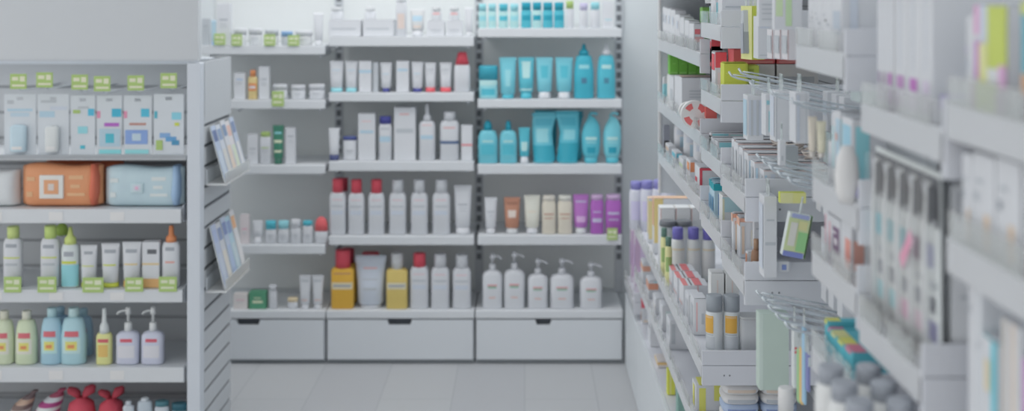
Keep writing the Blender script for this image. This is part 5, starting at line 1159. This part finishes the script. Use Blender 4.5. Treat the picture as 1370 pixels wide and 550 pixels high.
for k, px in enumerate((1162, 1178, 1195, 1213, 1231, 1247)):
    c = ((150, 140, 160), (160, 150, 166), (170, 100, 170), (166, 120, 170), (170, 96, 172), (180, 170, 190))[k]
    o = rc(px, ZP, .046, .08, -30, X0=.469, prints=(('left', .05, .9, .05, .16, (168, 158, 176)), ('left', .2, .8, .19, .28, c), ('left', .45, .5, .33, .95, BLUEW), ('front', .1, .8, .1, .2, LAV))); t.append((o, 'tall white carton with purple print', 'box'))
label_row(t, 'shelf over toothbrush packs', 'tall cartons over the toothbrush packs', 'from far end')
t = []
o = rc(1287, ZQ, .06, .12, 22, X0=.468, prints=(('left', .1, .35, .4, .55, BLUEW), ('left', .0, .2, .6, .66, (170, 160, 190)))); t.append((o, 'plain broad white carton left of the lime and pink box', 'box'))
o = rc(1349, ZQ, .104, .12, 8, X0=.468, prints=(('left', 0, .18, .72, 1, (206, 140, 180)), ('left', .02, .2, .3, .66, (178, 120, 180)), ('left', .18, .5, .68, 1, BLUEW), ('left', .44, 1, .42, 1, (170, 184, 72)), ('left', .2, .46, .28, .64, (190, 196, 124)), ('left', .46, .78, .28, .42, (184, 188, 194)), ('left', .8, 1, .22, .46, (196, 150, 190)), ('left', .12, .75, 0, .27, (172, 190, 116)), ('left', .0, .12, 0, .26, (160, 120, 160)), ('left', .75, 1, 0, .2, (166, 150, 176)))); t.append((o, 'lime, pink and white carton on the nearest upper shelf', 'box'))
o = rc(1440, ZQ, .11, .12, 4, X0=.468, prints=(('left', 0, .6, .4, .9, (76, 160, 178)), ('left', 0, .5, .22, .4, (216, 150, 110)), ('left', .0, 1, .9, 1, (176, 190, 84)), ('left', .3, .6, .5, .7, LTEAL))); t.append((o, 'teal and orange carton at the frame edge, nearest upper shelf', 'box'))
grp(t, 'cartons on the nearest upper shelf')
t = []
for k, px in enumerate((1300, 1330, 1364, 1405)):
    o = rc(px, ZR, .056, .26, (208, 212, 220, 232)[k], X0=.463, prints=(('left', .55, .8, .05, .4, (212, 170, 146)), ('left', .1, .3, .5, .6, GREYT if k == 2 else LGREY), ('left', .2, .5, .7, .74, LGREY), ('front', .1, .3, .2, .8, BLUEW))); t.append((o, 'white carton with faint orange mark', 'box'))
label_row(t, 'nearest lower shelf', 'orange-marked white cartons', 'from far end')
t = []
for px, wY, dX, yt, pr, c, nm in ((1296, .03, .08, 350, (('left', .2, .4, .8, .83, GREYT), ('front', .1, .2, .2, .9, LGREY)), WHITE, 'tall white carton beneath the nearest shelves'), (1313, .035, .08, 362, (('left', .3, .5, .7, .73, GREYT),), (182, 186, 192), 'second tall white carton beneath the nearest shelves'), (1334, .04, .02, 462, (('left', .6, 1, 0, 1, (90, 176, 192)), ('top', 0, 1, 0, 1, (104, 180, 190)), ('left', .2, .6, .75, .9, (214, 180, 150))), WHITE, 'white carton with teal top and orange corner'), (1365, .045, .05, 440, (('left', .55, .75, 0, 1, (196, 176, 160)), ('left', .1, .3, 0, 1, (186, 180, 172))), WHITE, 'white carton with beige stripes'), (1400, .05, .05, 500, (('left', .0, .5, .5, 1, (186, 130, 190)), ('left', .4, 1, .3, .8, (216, 150, 130))), WHITE, 'white carton with purple and orange corner')):
    o = rc(px, ZS, wY, dX, yt, X0=.47, prints=pr, body=c); t.append((o, nm, 'box'))
grp(t, 'cartons beneath the nearest shelves')

# ================================================================== LIGHT, CAMERA
def area(name, loc, sx, sy, energy, col=(1, 1, 1), rot=(0, 0, 0)):
    l = bpy.data.lights.new(name, 'AREA'); l.shape = 'RECTANGLE'; l.size = sx; l.size_y = sy; l.energy = energy; l.color = col
    o = bpy.data.objects.new(name, l); COL.objects.link(o); o.location = loc; o.rotation_euler = rot; return o
for k, y in enumerate((-1.2, 0.6, 2.4, 4.1)):
    for x in (-2.4, -0.75):
        area('unseen_ceiling_light', (x, y, 2.88), 2.0, 1.4, 2.6, (1.0, 0.985, 0.975))
area('unseen_ceiling_light', (-0.5, 4.75, 2.88), 2.4, 0.9, 30, (1.0, 0.985, 0.975))  # added fill light near the back, brightens the wall and shelf fronts
w = bpy.data.worlds.new('daylight'); SC.world = w; w.use_nodes = True
bg = w.node_tree.nodes['Background']; bg.inputs[0].default_value = (1.0, 0.995, 0.985, 1); bg.inputs[1].default_value = 1.2

cd = bpy.data.cameras.new('camera'); cam = bpy.data.objects.new('camera', cd); COL.objects.link(cam); SC.camera = cam
cam.location = (0, 0, H); cam.rotation_euler = (PI/2, 0, 0)
cd.sensor_width = 36; cd.lens = 36*F/1370
cd.shift_x = (685-VX)/1370; cd.shift_y = -(275-VY)/1370
cd.dof.use_dof = True; cd.dof.focus_distance = 2.85; cd.dof.aperture_fstop = 2.6
cd.clip_start = 0.05
SC.view_settings.view_transform = 'Standard'; SC.view_settings.look = 'None'; SC.view_settings.gamma = 1.0
SC.view_settings.exposure = -0.25
try: SC.view_settings.use_curve_mapping = False
except Exception: pass
